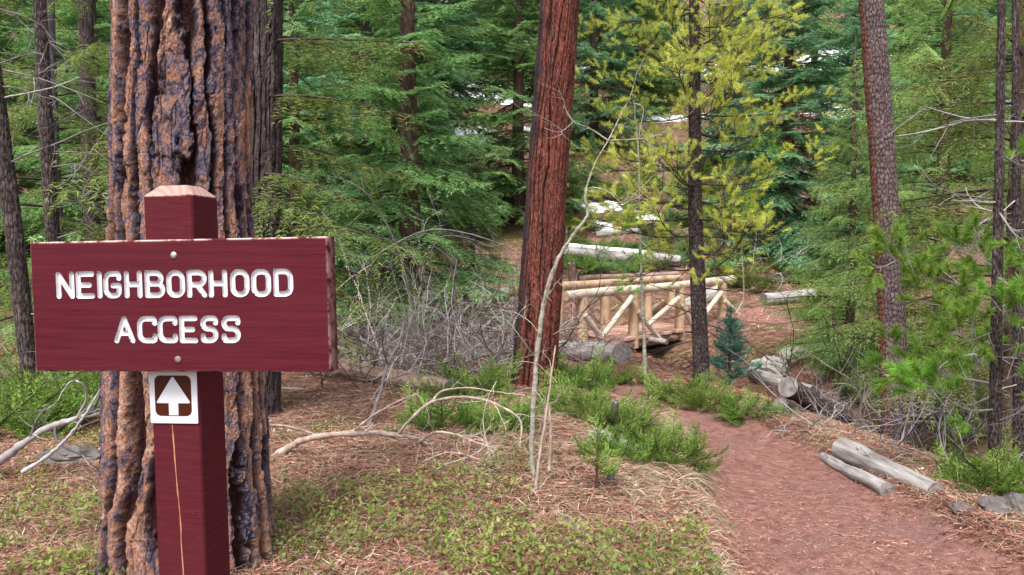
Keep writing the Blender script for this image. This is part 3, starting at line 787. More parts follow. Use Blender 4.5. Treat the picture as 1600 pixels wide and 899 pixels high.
def bark_trunk(name, axis, mat, cellw, cellh, depth, nu, dz, ztop, fine_to, parent, seed=0, flare=.0, flare_h=.3, furrow=.3, flake=.004, fcell=(.03, .045),
               side_dir=None, side_w=(.2, .8), lobes=5, ew=.34, plates=False):
    """axis: rows of (x, y, z, radius) going up. Plates and furrows are displaced into the surface."""
    axis = np.asarray(axis, float)
    z0 = axis[0, 2]
    zz = np.concatenate([np.arange(z0, fine_to, dz), np.arange(fine_to, ztop, dz * 4)])
    cx, cy, rr = [np.interp(zz, axis[:, 2], axis[:, k]) for k in (0, 1, 3)]
    th = np.arange(nu) * 2 * math.pi / nu; th = th + .6 * np.sin(th) + math.pi / 2      # finer on the side that shows
    TH, ZZ_ = np.meshgrid(th, zz)
    S = ZZ_ - z0
    Rm = axis[:, 3].mean()
    Nc = max(5, int(round(2 * math.pi * Rm / cellw)))
    U = (TH - math.pi / 2) / (2 * math.pi) * Nc; Vv = S / cellh
    wu = 1.1 * (fbm(U * .45, Vv * 1.3, 3, seed + 11) - .5) + .4 * (fbm(U * 1.8, Vv * 8, 3, seed + 12) - .5)
    wv = .5 * (fbm(U * .6, Vv * .9, 2, seed + 13) - .5)
    Nf = int(round(2 * math.pi * Rm / fcell[0])); k_ = Nf / Nc
    if plates:
        # meandering vertical furrows of uneven width leave flat strips, broken across, that peel in layers
        ja = fbm(U * 6, S * 30, 4, seed + 20) - .5
        ph = U + 1.5 * (fbm(U * .5, S * 1.1, 2, seed + 3) - .5) + .8 * (fbm(U * 1.4, S * 4, 2, seed + 4) - .5) + .3 * ja
        idl = np.floor(ph); fr = ph - idl
        dl = np.minimum(fr, 1 - fr)
        wd = .03 + furrow * np.clip(fbm(np.round(ph) * 3.3, S * 1.6, 2, seed + 5) - .28, 0, 1)
        a1 = sstep(wd * .45, wd * 1.25, dl + .05 * ja)
        cx_ = (S + .12 * (fbm(U * 2, S * 3, 2, seed + 9) - .5) + .05 * ja) / cellh + 7.7 * _hash(idl, idl * 0, seed + 8)
        ic = np.floor(cx_); fc_ = cx_ - ic; dc_ = np.minimum(fc_, 1 - fc_) * cellh / cellw
        a2 = sstep(.01, .10, dc_ + .1 * ja + .05)
        a3 = sstep(.0, .05, np.abs(fbm(U * 2.1 + 40, S * 4, 3, seed + 11) - .5 + .05 * ja))
        plate = a1 * (.3 + .7 * a2) * (.55 + .45 * a3)
        lay = fbm(U * 1.5 + 9, S * 6.5, 4, seed + 6) * 10; lv = np.floor(lay); st = lv + sstep(.8, 1., lay - lv)
        idn = _hash(lv + 31 * idl, ic, seed + 7); gid = .55 * _hash(idl, ic, seed + 12) + .45 * fbm(U * .5, S * 1.2, 2, seed + 13)
        grain = .007 * (fbm(U * 9, S * 70, 3, seed + 30) - .5) + .003 * (_hash(np.floor(U * 900), np.floor(S * 900), seed) - .5)
        disp = grain * (depth / .044) + depth * (a1 - 1) + depth * .35 * (a2 - 1) + depth * .2 * (a3 - 1) + flake * (st - 5) + depth * .35 * (_hash(idl, ic, seed + 14) - .5)
        tone = np.clip(.4 * idn + .7 * gid + .26 * sstep(.14, .4, dl) - .36, 0, 1)          # weathered grey along the furrows, fresh orange mid plate
        f1 = None
    else:
        f1, f2, idn = voro(U + wu, Vv + wv, Nc, seed)
        e = f2 - f1 + ew * (fbm(U * 4, Vv * 14, 4, seed + 20) - .5)
        plate = sstep(.05, furrow, e)
        g1, g2, gid = voro(U * k_ + 1.2 * (fbm(U * 3, Vv * 8, 2, seed + 15) - .5), S / fcell[1] + .8 * (fbm(U * 2, S * 9, 2, seed + 16) - .5), Nf, seed + 40)
        fl = gid * (.35 + .65 * sstep(.0, .14, g2 - g1))
        disp = depth * (plate * (.72 + .5 * (idn - .4)) - .8) + flake * plate * (fl - .4) * 2 + .35 * depth * (fbm(U * .8, Vv * 2, 3, seed + 17) - .5)
        tone = np.clip(.6 * idn + .6 * gid - .1, 0, 1)
    fla = 1 + flare * np.exp(-S / flare_h) * (.75 + .5 * np.cos(lobes * TH + seed) * (fbm(U * .3, Vv, 2, seed) + .2))
    R = rr[:, None] * fla + disp
    V = np.stack([cx[:, None] + R * np.cos(TH), cy[:, None] + R * np.sin(TH), ZZ_], -1)
    nz = len(zz)
    i, j = np.meshgrid(np.arange(nz - 1), np.arange(nu), indexing='ij'); j2 = (j + 1) % nu
    Q = np.stack([i * nu + j, i * nu + j2, (i + 1) * nu + j2, (i + 1) * nu + j], -1).reshape(-1, 4)
    mb = MB(); mb.add(V.reshape(-1, 3), Q)
    at = {'plate': plate, 'tone': tone, 'side': np.zeros_like(plate)}
    if side_dir is not None:
        q = np.cos(TH - side_dir) + .5 * (fbm(U * 1.5, Vv * 2, 3, seed + 19) - .5)
        at['side'] = sstep(side_w[0], side_w[1], q)
    return fin(mb, name, mat, parent, None, not plates, at)

def trunk_axis(marks, r, d, zlo=-.35, ztop=8.):
    """marks: list of (px, py) down the middle of the trunk seen at distance d; r: radii at those marks"""
    q = np.array([P(a_, b_, d) for a_, b_ in marks]); order = np.argsort(q[:, 2]); q = q[order]; rr = np.asarray(r, float)[order]
    base_z = hz(q[0][0], d)
    g = (q[-1] - q[0]) / (q[-1][2] - q[0][2])
    lo = q[0] + g * (base_z + zlo - q[0][2]); hi = q[-1] + g * (ztop - q[-1][2])
    rt = rr[-1] + (rr[-1] - rr[0]) / (q[-1][2] - q[0][2]) * (ztop - q[-1][2])
    return np.vstack([[*lo, rr[0]], np.column_stack([q, rr]), [*hi, max(rt, rr[-1] * .6)]]), np.array([lo[0], d, base_z])

def rad(pxw, d): return pxw / 2. / FPX * d

# big ponderosa behind the sign
ax, base = trunk_axis([(287, 0), (286, 300), (291, 600), (294, 860)], [rad(202, 3.8), rad(206, 3.8), rad(238, 3.8), rad(256, 3.8)], 3.8, -.3, 7.)
pon = thing('ponderosa_tree', 'huge plated orange and purple ponderosa trunk right behind the sign', 'tree', base)
bark_trunk('trunk', ax, 'bark_ponderosa', .1, .42, .044, 310, .0075, 6.9, 2.95, pon, 5, .22, .2, .72, .0032, plates=True)
def wx_(px, d): return (px - 800.) / FPX * d
# root knob at its right foot
mb = MB()
def blob(mb, c_, s_, seed, nu=20, nv=12, amp=.35, mat=0, fq=1.6):
    th, ph = np.meshgrid(np.linspace(0, 2 * math.pi, nu, endpoint=False), np.linspace(0, math.pi, nv))
    D = np.stack([np.sin(ph) * np.cos(th), np.sin(ph) * np.sin(th), np.cos(ph)], -1)
    n_ = fbm(D[..., 0] * fq + seed * 5.1 + D[..., 2] * 1.3, D[..., 1] * fq - D[..., 2] * 1.7 + seed, 4, seed) - .5
    n2_ = np.abs(fbm(D[..., 0] * fq * 2 - D[..., 2] + seed, D[..., 1] * fq * 2 + D[..., 2] * 2, 3, seed + 9) - .5)
    V = np.asarray(c_) + D * (1 + amp * n_ - amp * .8 * n2_)[..., None] * np.asarray(s_)
    i, j = np.meshgrid(np.arange(nv - 1), np.arange(nu), indexing='ij'); j2 = (j + 1) % nu
    mb.add(V.reshape(-1, 3), np.stack([i * nu + j, (i + 1) * nu + j, (i + 1) * nu + j2, i * nu + j2], -1).reshape(-1, 4), mat)

# second trunk behind it
ax, base = trunk_axis([(404, 0), (402, 340)], [rad(72, 7.5), rad(74, 7.5)], 7.5, -.3, 9)
dfir = thing('douglas_fir', 'dark furrowed fir half hidden behind the huge ponderosa trunk', 'tree', base)
bark_trunk('trunk', ax, 'bark_dark', .05, .3, .03, 110, .02, 8.9, 4.2, dfir, 8, .1, .3, .3, .003, (.02, .04), plates=True)
# red trunk
ax, base = trunk_axis([(875, 0), (866, 130), (855, 270), (846, 420), (833, 610)], [rad(60, 9.), rad(62, 9.), rad(63, 9.), rad(66, 9.), rad(70, 9.)], 9.0, -.3, 9)
redt = thing('red_pine', 'rust red pine trunk leaning slightly, charred along its lower left edge', 'tree', base)
bark_trunk('trunk', ax, 'bark_red', .065, .5, .018, 150, .013, 8.9, 4.8, redt, 12, .28, .3, .3, .0028, (.018, .07), plates=True, side_dir=math.pi * 1.04, side_w=(.7, .98))
# right leaning trunk
ax, base = trunk_axis([(1361, 0), (1377, 220), (1391, 430), (1398, 650)], [rad(36, 8.6), rad(38, 8.6), rad(40, 8.6), rad(42, 8.6)], 8.6, -.5, 9)
lod = thing('lodgepole_pine', 'slim scaly purple grey pine trunk leaning left above the log pair', 'tree', base)
bark_trunk('trunk', ax, 'bark_lodgepole', .035, .06, .008, 110, .014, 8.9, 4.6, lod, 21, .1, .3, .35, .003, (.014, .02), side_dir=math.pi * 1.05, side_w=(.8, 1.05))

# ------------------------------------------------------------------ conifer foliage
def fir_branch(L, rs, sp=.06, ls=(.05, .09), w=.009, droop=.22, up=.12, hang=.12, l2f=.5, spr=.035, start=.18, lat=.06, l2max=.75, ang=52):
    """one flat spray: returns slim needle-twig triangles (base, tip vector, half width) and the wood"""
    ph = rs.uniform(0, 6)
    def axis(t):
        t = np.asarray(t, float)
        return np.stack([L * t, L * lat * np.sin(t * 4 + ph) * t, L * (-droop * t ** 2 + up * t ** 3.5)], -1)
    B, D, W = [], [], []
    tubes = [(axis(np.linspace(0, 1, 7)), np.linspace(.008 * L + .003, .0025, 7))]
    s_ = np.arange(start * L, L, sp) ; s_ = s_ + rs.uniform(-.3, .3, len(s_)) * sp
    for k, q in enumerate(s_):
        for sg in ((1, -1) if rs.random() < .55 else ((1,) if k % 2 else (-1,))):
            t_ = min(q / L, .99)
            p = axis(t_); T = unit(axis(min(t_ + .02, 1)) - axis(t_ - .02))
            a_ = math.radians(ang + rs.uniform(-14, 14))
            d2 = unit(T * math.cos(a_) + np.array([0, sg, 0]) * math.sin(a_) + np.array([0, 0, -hang + rs.uniform(-.15, .15)]))
            l2 = min((l2f * (L - q) + .07) * rs.uniform(.55, 1.15), l2max)
            m_ = max(3, int(l2 / spr))
            x_ = np.linspace(.06, 1, m_) * l2
            pt = p + d2 * x_[:, None] + np.array([0, 0, -1.]) * (hang * x_ ** 2 / max(l2, .05) * .9)[:, None]
            tubes.append((np.array([p, pt[m_ // 2], pt[-1]]), np.array([.003, .002, .001])))
            side = unit(np.cross(d2, [0, 0, 1.]))
            upv = np.cross(side, d2)
            for sd_ in (1, -1):
                an = np.radians(48 + rs.uniform(-16, 16, m_))[:, None]
                dv = unit(d2 * np.cos(an) + sd_ * side * np.sin(an) + upv * rs.uniform(-.25, .45, (m_, 1)))
                ln_ = rs.uniform(ls[0], ls[1], m_)[:, None] * (1.05 - .35 * (x_ / l2))[:, None]
                B.append(pt + rs.normal(0, .004, (m_, 3))); D.append(dv * ln_)
                wv = unit(np.cross(dv, upv + rs.normal(0, .5, (m_, 3))))
                W.append(wv * w * rs.uniform(.7, 1.2, (m_, 1)))
            B.append(pt[-1:]); D.append(d2[None] * ls[1] * 1.1); W.append(side[None] * w)
    return np.concatenate(B), np.concatenate(D), np.concatenate(W), tubes

def place_branch(mb, tpl, pos, az, el, roll, sc, rs, wood=True, fol=True):
    B, D, W, tubes = tpl
    ca, sa, ce, se, cr, sr = math.cos(az), math.sin(az), math.cos(el), math.sin(el), math.cos(roll), math.sin(roll)
    Rx = np.array([[1, 0, 0], [0, cr, -sr], [0, sr, cr]]); Ry = np.array([[ce, 0, -se], [0, 1, 0], [se, 0, ce]]); Rz = np.array([[ca, -sa, 0], [sa, ca, 0], [0, 0, 1]])
    M = (Rz @ Ry @ Rx).T
    if fol:
        n_ = len(B)
        tone = rs.uniform(0, 1) * .45
        mb.tris(pos + (B @ M) * sc, (D @ M) * min(sc, 1.15), W @ M, 0, np.clip(tone + rs.uniform(0, .55, n_), 0, 1))
    if wood:
        for k, (p, r_) in enumerate(tubes):
            if k == 0 or k % 3 == 0 and fol is not None:
                mb.tube(pos + (p @ M) * sc, r_ * sc, 4 if k == 0 else 3, 1)

def make_templates(lens, seeds, **kw):
    out = {}
    for L in lens:
        out[L] = [fir_branch(L, np.random.default_rng(1000 + s_ * 31 + int(L * 100)), **kw) for s_ in range(seeds)]
    return out

def fir_crown(tpl, seed, H, R, z0, gap=.42, per=(5, 7), el0=-8, el1=35, shape=.8, keep=.9, dead_below=0., trunk_r=.1, wood=True):
    rs = np.random.default_rng(seed); mb = MB()
    lens = np.array(sorted(tpl))
    z = z0
    while z < H - .15:
        f = (H - z) / (H - z0 * .4)
        k0 = rs.uniform(0, 6.28); n_ = rs.integers(per[0], per[1] + 1)
        for k in range(n_):
            if rs.random() > keep: continue
            L = max(min(.2, R * .15), R * f ** shape * rs.uniform(.62, 1.12))
            q = lens[np.argmin(np.abs(lens - L))]; t_ = tpl[q][rs.integers(len(tpl[q]))]
            zz_ = z + rs.uniform(-.5, .5) * gap
            el = math.radians(el0 + (el1 - el0) * (1 - f) ** 1.3 + rs.uniform(-9, 9))
            az = k0 + 6.283 * k / n_ + rs.uniform(-.25, .25)
            place_branch(mb, t_, np.array([math.cos(az) * trunk_r * f, math.sin(az) * trunk_r * f, zz_]), az, el, rs.uniform(-.35, .35), L / q, rs, wood)
        z += gap * rs.uniform(.75, 1.25) * (.55 + .45 * f)
    mb.tris(np.array([[0, 0, H - .25]]), np.array([[0, 0, .3]]), np.array([[.02, 0, 0]]))
    return mb

def simple_trunk(H, r, seed, lean=(0, 0), sides=12):
    rs = np.random.default_rng(seed); z = np.linspace(-.4, H, 16); t_ = np.clip(z / H, 0, 1)
    x = lean[0] * z + .05 * (fbm(z * .5, z * 0 + seed, 2, seed) - .5); y = lean[1] * z + .05 * (fbm(z * .5, z * 0 + seed + 9, 2, seed) - .5)
    mb = MB(); mb.tube(np.stack([x, y, z], -1), r * (1 - t_) ** .8 + min(.012, r * .3) + .35 * r * np.exp(-np.clip(z + .1, 0, 9) / .25), sides)
    return mb

FAR = make_templates([.4, .8, 1.3, 1.9, 2.6, 3.3], 2, sp=.085, ls=(.10, .165), w=.021, spr=.05, hang=.18)
MID = make_templates([.4, .8, 1.3, 1.9, 2.5], 2, sp=.056, ls=(.06, .105), w=.0115, spr=.031, hang=.2, droop=.25)
HANG = make_templates([.5, .9, 1.4, 2.0], 2, sp=.045, ls=(.045, .075), w=.0062, spr=.024, hang=.5, droop=.3, up=.1, l2f=.42, ang=60)
SMALL = make_templates([.12, .22, .34, .5], 2, sp=.022, ls=(.026, .042), w=.0068, spr=.013, hang=.0, droop=.05, up=.2, l2f=.45, start=.1)
JUN = make_templates([.22, .38, .55], 3, sp=.03, ls=(.022, .042), w=.0066, spr=.015, hang=-.12, droop=.05, up=.22, l2f=.42, start=.12, ang=46)

def proto(name, crown_mb, mats, trunk_mb=None, tmat='bark_brown'):
    """meshes to be shared by every copy of one kind of tree"""
    return crown_mb.mesh(name + '_crown', mats), (trunk_mb.mesh(name + '_trunk', [tmat], True) if trunk_mb else None)

FIRS = [proto('fir', fir_crown(FAR, 51, 13.5, 3.0, .5, .40, per=(6, 8), el0=-12), ['needle_fir', 'twig_dark'], simple_trunk(13.5, .2, 1)),
        proto('fir', fir_crown(FAR, 52, 12.0, 2.6, .4, .40, per=(6, 8), el0=-4), ['needle_fir', 'twig_dark'], simple_trunk(12, .18, 2)),
        proto('fir', fir_crown(FAR, 53, 15.0, 3.0, 1.2, .44, per=(6, 7), keep=.9, el0=-14), ['needle_fir', 'twig_dark'], simple_trunk(15, .22, 3))]
MIDFIR = [proto('fir', fir_crown(MID, 61, 8.5, 2.4, .8, .36, per=(5, 8), keep=.88, el0=-14), ['needle_fir', 'twig_dark'], simple_trunk(9.5, .2, 5)),
          proto('fir', fir_crown(MID, 62, 7.0, 2.0, .4, .31, per=(6, 8), keep=.95, el0=-6), ['needle_blue', 'twig_dark'], simple_trunk(7, .12, 6))]
HANGFIR = [proto('fir', fir_crown(HANG, 73, 7.5, 2.3, .3, .30, per=(6, 8), keep=.92, el0=0, el1=30), ['needle_light', 'twig_dark'], simple_trunk(8, .11, 17)), proto('fir', fir_crown(HANG, 71, 6.5, 1.9, .9, .40, per=(4, 6), keep=.8, el0=2, el1=30), ['needle_olive', 'twig_dark'], simple_trunk(7.5, .1, 7))]
YOUNG = [proto('fir', fir_crown(SMALL, 81, 1.15, .46, .16, .105, per=(4, 6), el0=8, el1=50, keep=.85, shape=1.0, trunk_r=.01), ['needle_spruce', 'twig_dark'], simple_trunk(1.1, .018, 8, sides=6)),
         proto('fir', fir_crown(SMALL, 82, .5, .2, .13, .085, per=(3, 4), el0=20, el1=55, keep=.75, trunk_r=.004), ['needle_pine', 'twig_dark'], simple_trunk(.48, .007, 9, sides=6))]

def tree(name, pr, x, y, label, sc=1., rz=0., group=None, leaf=None, bark=None, cat='tree', dz=0., tilt=(0, 0), sx=1.):
    t = thing(name, label, cat, (x, y, hz(x, y) + dz), rz, group)
    t.rotation_euler = (tilt[0], tilt[1], rz); t.scale = (sc * sx, sc * sx, sc)
    for nm, me, mt in (('crown', pr[0], leaf), ('trunk', pr[1], bark)):
        if me is None: continue
        o = bpy.data.objects.new(nm, me); COL.objects.link(o); o.parent = t
        if mt:
            o.material_slots[0].link = 'OBJECT'; o.material_slots[0].material = MAT[mt]
    return t
def wx(px, d): return (px - 800.) / FPX * d

# ---- trees one can tell apart
def at_tree(name, pr, px, d, label, **k): return tree(name, pr, wx(px, d), d, label, **k)
at_tree('spruce_tree', MIDFIR[0], 640, 14.5, 'full green spruce with a bare brown trunk showing between boughs, above the brush heap', sc=1.12, rz=.4)
at_tree('fir_tree', MIDFIR[1], 738, 17.5, 'short dense fir above the brush heap just left of the red trunk', sc=.62, rz=1.0, leaf='needle_fir')
at_tree('fir_tree', HANGFIR[0], 1330, 14.0, 'bright bushy fir just left of the leaning scaly trunk', sc=.68, rz=2.0)
at_tree('fir_tree', FIRS[0], 1228, 24.0, 'tall blue green fir with a reddish trunk right of the yellow pine', sc=.95, rz=.3, leaf='needle_blue')
at_tree('fir_tree', HANGFIR[0], 1470, 12.0, 'broad light green fir right of the leaning scaly trunk', sc=1.0, rz=4.4)
at_tree('fir_tree', HANGFIR[1], 1590, 8.8, 'olive fir with hanging boughs filling the upper right corner', sc=1.15, rz=.8)
at_tree('fir_tree', HANGFIR[1], 90, 9.6, 'olive fir with thin grey trunk and hanging boughs at the left edge', sc=1.0, rz=2.6, bark='bark_grey')
at_tree('fir_tree', MIDFIR[0], 150, 13.5, 'green fir filling the gap left of the huge ponderosa trunk', sc=1.0, rz=4.0)
at_tree('fir_tree', MIDFIR[1], 462, 12.0, 'green fir spreading boughs right of the sign board', sc=.95, rz=.2, leaf='needle_fir')
at_tree('spruce_sapling', YOUNG[0], 1143, 10.4, 'small blue green spruce standing in front of the bridge end', sc=1.0, cat='sapling', dz=-.05)
at_tree('fir_sapling', YOUNG[1], 937, 4.75, 'tiny bright green fir sapling in the dry grass beside the path', sc=.86, rz=1.0, cat='sapling')

# boughs of the half hidden fir behind the ponderosa
def boughs(parent, tpl, specs, mats, seed, name='bough'):
    rs = np.random.default_rng(seed)
    for (x, y, z, az, el, L) in specs:
        lens = np.array(sorted(tpl)); q = lens[np.argmin(np.abs(lens - L))]
        mb = MB(); place_branch(mb, tpl[q][rs.integers(len(tpl[q]))], np.array([x, y, z]), az, el, rs.uniform(-.3, .3), L / q, rs)
        fin(mb, name, mats, parent)
rs = np.random.default_rng(5)
bx_, by_ = dfir.location[0], dfir.location[1]
boughs(dfir, HANG, [(bx_ + .1 * math.cos(a_), by_ + .1 * math.sin(a_), z_, a_, e_, L_) for z_, a_, e_, L_ in
       [(2.9, -.35, .05, 1.6), (2.5, .2, -.05, 1.4), (2.2, -.7, .0, 1.5), (1.75, -.2, .05, 1.7), (1.4, .35, 0, 1.5), (1.1, -.55, -.1, 1.5), (3.4, -.3, .1, 1.7), (3.5, .6, .1, 1.4),
        (2.7, 3.4, 0, 1.5), (1.9, 3.0, 0, 1.5), (1.3, 3.7, 0, 1.4), (3.2, 2.7, .1, 1.5), (4.0, -.5, .1, 1.8), (4.1, 3.3, .1, 1.8), (1.55, -.75, -.1, 1.7), (2.0, -.95, .0, 1.5), (2.35, 3.9, 0, 1.6), (1.6, 4.1, 0, 1.5), (2.9, 4.2, 0, 1.4)]], ['needle_olive', 'twig_dark'], 3)

# ---- pines with needle tufts
def shoots(mb, P0, D0, rs, n=40, L=.16, nl=.065, w=.0022, mat=0, tone=None):
    """needles round each shoot; P0 start points, D0 unit directions"""
    m_ = len(P0)
    t_ = rs.uniform(.05, 1.05, (m_, n)) ** .8
    base = P0[:, None, :] + D0[:, None, :] * (t_ * L)[..., None]
    rv = rs.normal(0, 1, (m_, n, 3)); rv -= (rv * D0[:, None, :]).sum(-1, keepdims=True) * D0[:, None, :]; rv = unit(rv)
    ph = np.radians(rs.uniform(22, 68, (m_, n)))[..., None]
    dv = unit(D0[:, None, :] * np.cos(ph) + rv * np.sin(ph))
    wv = unit(np.cross(dv, rs.normal(0, 1, (m_, n, 3)))) * w
    tn = (rs.uniform(0, .5, (m_, 1)) if tone is None else tone) + rs.uniform(0, .5, (m_, n))
    mb.tris(base.reshape(-1, 3), (dv * (nl * rs.uniform(.75, 1.15, (m_, n)))[..., None]).reshape(-1, 3), wv.reshape(-1, 3), mat, np.clip(tn, 0, 1).ravel())

def pine_branch(mb, pts, rs, r=.012, nsub=8, sub=.35, n=40, sl_=.15, nl=.06, w=.0022, start=.35, second=3):
    pts = smooth_path(pts, 12); L = np.linalg.norm(np.diff(pts, axis=0), axis=1).sum()
    mb.tube(pts, np.linspace(r, r * .3, 12), 5, 1)
    T = unit(np.gradient(pts, axis=0))
    P0, D0 = [pts[-1]], [T[-1]]
    for k in range(nsub):
        f = start + (1 - start) * (k + rs.uniform(0, 1)) / nsub
        i_ = min(int(f * 11), 10)
        d = unit(T[i_] * .75 + rs.normal(0, .55, 3) + np.array([0, 0, .22])); l_ = sub * (1.15 - .6 * f) * rs.uniform(.6, 1.2)
        e = pts[i_] + d * l_ + np.array([0, 0, .12 * l_])
        mb.tube(np.array([pts[i_], pts[i_] + d * l_ * .55, e]), np.array([r * .45, r * .35, r * .22]), 4, 1)
        P0.append(e); D0.append(unit(d + np.array([0, 0, .3])))
        for s_ in range(rs.integers(1, second + 1)):
            g = pts[i_] + (e - pts[i_]) * rs.uniform(.35, .9)
            d3 = unit(d * .7 + rs.normal(0, .5, 3) + np.array([0, 0, .25])); g2 = g + d3 * l_ * .3
            mb.tube(np.array([g, g2]), np.array([r * .25, r * .18]), 3, 1)
            P0.append(g2); D0.append(d3)
    shoots(mb, np.array(P0), np.array(D0), rs, n, sl_, nl, w)

# yellow green pine above the bridge
YD = 10.2
ax, base = trunk_axis([(1085, 40), (1086, 330), (1096, 590)], [rad(16, YD), rad(22, YD), rad(26, YD)], YD, -.4, 7.)
yp = thing('yellow_pine', 'slender dark pine with sunny yellow green needles above the footbridge', 'tree', base)
bark_trunk('trunk', ax, 'bark_dark', .025, .06, .008, 70, .02, 6.9, 5.6, yp, 33, .1, .3, .35, .002, (.012, .02))
rs = np.random.default_rng(44)
mb = MB(); dead = MB()
def axp(z): return np.array([np.interp(z, ax[:, 2], ax[:, 0]), YD, z])
for z_ in np.arange(1.25, 6.6, .215):
    for k in range(rs.integers(3, 5) if z_ > 1.5 else 2):
        a_ = rs.uniform(0, 6.283)
        f = np.clip((z_ - 1.3) / 2.0, 0, 1)
        L = rs.uniform(.7, 1.55) * (1 - .12 * np.clip(z_ - 3.5, 0, 4))
        d = np.array([math.cos(a_), math.sin(a_), 0]); s_ = np.array([-d[1], d[0], 0]) * rs.uniform(-.3, .3)
        p0 = axp(z_); up_ = rs.uniform(-.1, .45)
        pts = [p0, p0 + d * L * .35 + (0, 0, -.03), p0 + d * L * .7 + s_ * .3 + (0, 0, up_ * .25), p0 + d * L + s_ + (0, 0, up_ * .7)]
        pine_branch(mb, pts, rs, .012, int(7 + 4 * f), .38, 60, .12, .055, .0029, .22)
fin(mb, 'crown', ['needle_yellow', 'twig_dark'], yp)

low = MB()
for br in ([(1086, 400, 0), (1045, 415, -.2), (1005, 430, -.3), (985, 440, -.3)], [(1088, 345, 0), (1130, 340, -.3), (1170, 325, -.5)],
           [(1086, 300, 0), (1040, 290, .2), (990, 300, .3)], [(1087, 290, 0), (1140, 275, .1), (1200, 285, .1)], [(1086, 330, 0), (1050, 345, -.2), (1010, 355, -.3), (965, 345, -.4)], [(1087, 250, 0), (1150, 235, -.2), (1225, 240, -.3)]):
    pine_branch(low, [P(a_, b_, YD + c_) for a_, b_, c_ in br], rs, .010, 7, .26, 46, .11, .055, .003, .45)
fin(low, 'low_boughs', ['needle_pine', 'twig_dark'], yp)

def twiggy(mb, p, d, L, r, level, rs, curl=.35, nch=4, sides=5, grav=0., mat=0):
    """a bare crooked branch that forks"""
    n_ = 7 if level > 0 else 5
    pts = [np.asarray(p, float)]; dd = unit(np.asarray(d, float)); bend = rs.normal(0, curl * .5, 3)
    for k in range(n_ - 1):
        dd = unit(dd + rs.normal(0, curl * .35, 3) + bend * .45 + np.array([0, 0, grav]))
        pts.append(pts[-1] + dd * L / (n_ - 1))
    pts = np.array(pts)
    mb.tube(pts, r * np.linspace(1, .35, n_), sides, mat, rs.uniform(0, 1))
    if level > 0:
        for k in range(nch):
            i_ = rs.integers(1, n_)
            T = unit(pts[i_] - pts[i_ - 1])
            twiggy(mb, pts[i_], unit(T * .8 + rs.normal(0, .6, 3)), L * rs.uniform(.3, .6), r * .5, level - 1, rs, curl, max(2, nch - 1), max(3, sides - 1), grav, mat)
    return pts

for z_ in np.arange(.35, 2.1, .11):
    a_ = rs.uniform(0, 6.28); d = np.array([math.cos(a_), math.sin(a_), rs.uniform(-.35, .3)])
    twiggy(dead, axp(z_), d, rs.uniform(.45, 1.15), .008, 1, rs, .3, 3, 4)
fin(dead, 'dead_branches', 'twig_dark', yp)
tag(yp.children[-1], kind='stuff')

# young green pines at the right edge
def young_pine(px0, px1, d, label, w0, branches, seed, ptop=-150, needles='needle_pine', nl=.066, wneed=.0026):
    ax_, base_ = trunk_axis([(px1, 200), (px0, 700)], [rad(w0 * .7, d), rad(w0, d)], d, -.4, 5.2)
    t = thing('young_pine', label, 'tree', base_)
    bark_trunk('trunk', ax_, 'bark_dark', .02, .05, .006, 48, .02, 5.1, 3.2, t, seed, .1, .2, .35, .0015, (.01, .015))
    rs = np.random.default_rng(seed)
    for br in branches:
        pts = [P(a_, b_, d + c_) for a_, b_, c_ in br[0]]
        pts[0] = np.array([np.interp(pts[0][2], ax_[:, 2], ax_[:, 0]), d, pts[0][2]])
        mb = MB(); pine_branch(mb, pts, rs, br[1], br[2], br[3], 120, .11, nl, wneed, br[4] if len(br) > 4 else .3)
        fin(mb, 'branch', [needles, 'twig_grey'], t)
    dead = MB()
    for k in range(16):
        z_ = rs.uniform(.15, 2.6); a_ = rs.uniform(0, 6.28)
        twiggy(dead, (np.interp(z_, ax_[:, 2], ax_[:, 0]), d, z_), (math.cos(a_), math.sin(a_), rs.uniform(-.3, .2)), rs.uniform(.3, .8), .006, 1, rs, .35, 3, 4)
    tag(fin(dead, 'dead_twigs', 'twig_grey', t), kind='stuff')
    return t
young_pine(1554, 1562, 5.6, 'young green pine whose long needle bough crosses the leaning scaly trunk', 19,
           [([(1556, 492, 0), (1500, 478, -.15), (1440, 440, -.3), (1385, 395, -.4)], .010, 12, .30, .25),
            ([(1556, 600, 0), (1500, 590, .1), (1440, 575, .1), (1385, 560, .2)], .008, 9, .26),
            ([(1556, 640, 0), (1510, 640, -.2), (1460, 610, -.3), (1425, 590, -.3)], .007, 8, .22),
            ([(1558, 420, 0), (1520, 400, .3), (1480, 390, .6)], .007, 8, .25),
            ([(1558, 520, 0), (1585, 500, -.3), (1620, 480, -.5)], .008, 9, .25),
            ([(1558, 330, 0), (1590, 370, -.3), (1625, 380, -.4)], .007, 8, .25),
            ([(1556, 560, 0), (1520, 540, -.3), (1490, 510, -.5)], .007, 8, .22),
            ([(1556, 660, 0), (1600, 640, -.2), (1640, 600, -.3)], .007, 8, .22),
            ([(1560, 240, 0), (1600, 260, .2), (1650, 250, .4)], .008, 8, .25)], 71)
young_pine(1592, 1588, 6.4, 'dark young pine trunk at the right edge behind the needle boughs', 17,
           [([(1590, 460, 0), (1560, 430, -.2), (1530, 420, -.5)], .008, 8, .25),
            ([(1592, 560, 0), (1560, 560, -.3), (1520, 570, -.4)], .008, 8, .25),
            ([(1592, 350, 0), (1640, 340, .0), (1690, 330, .2)], .008, 8, .25),
            ([(1592, 640, 0), (1640, 620, .0), (1690, 600, .2)], .008, 8, .25)], 72)
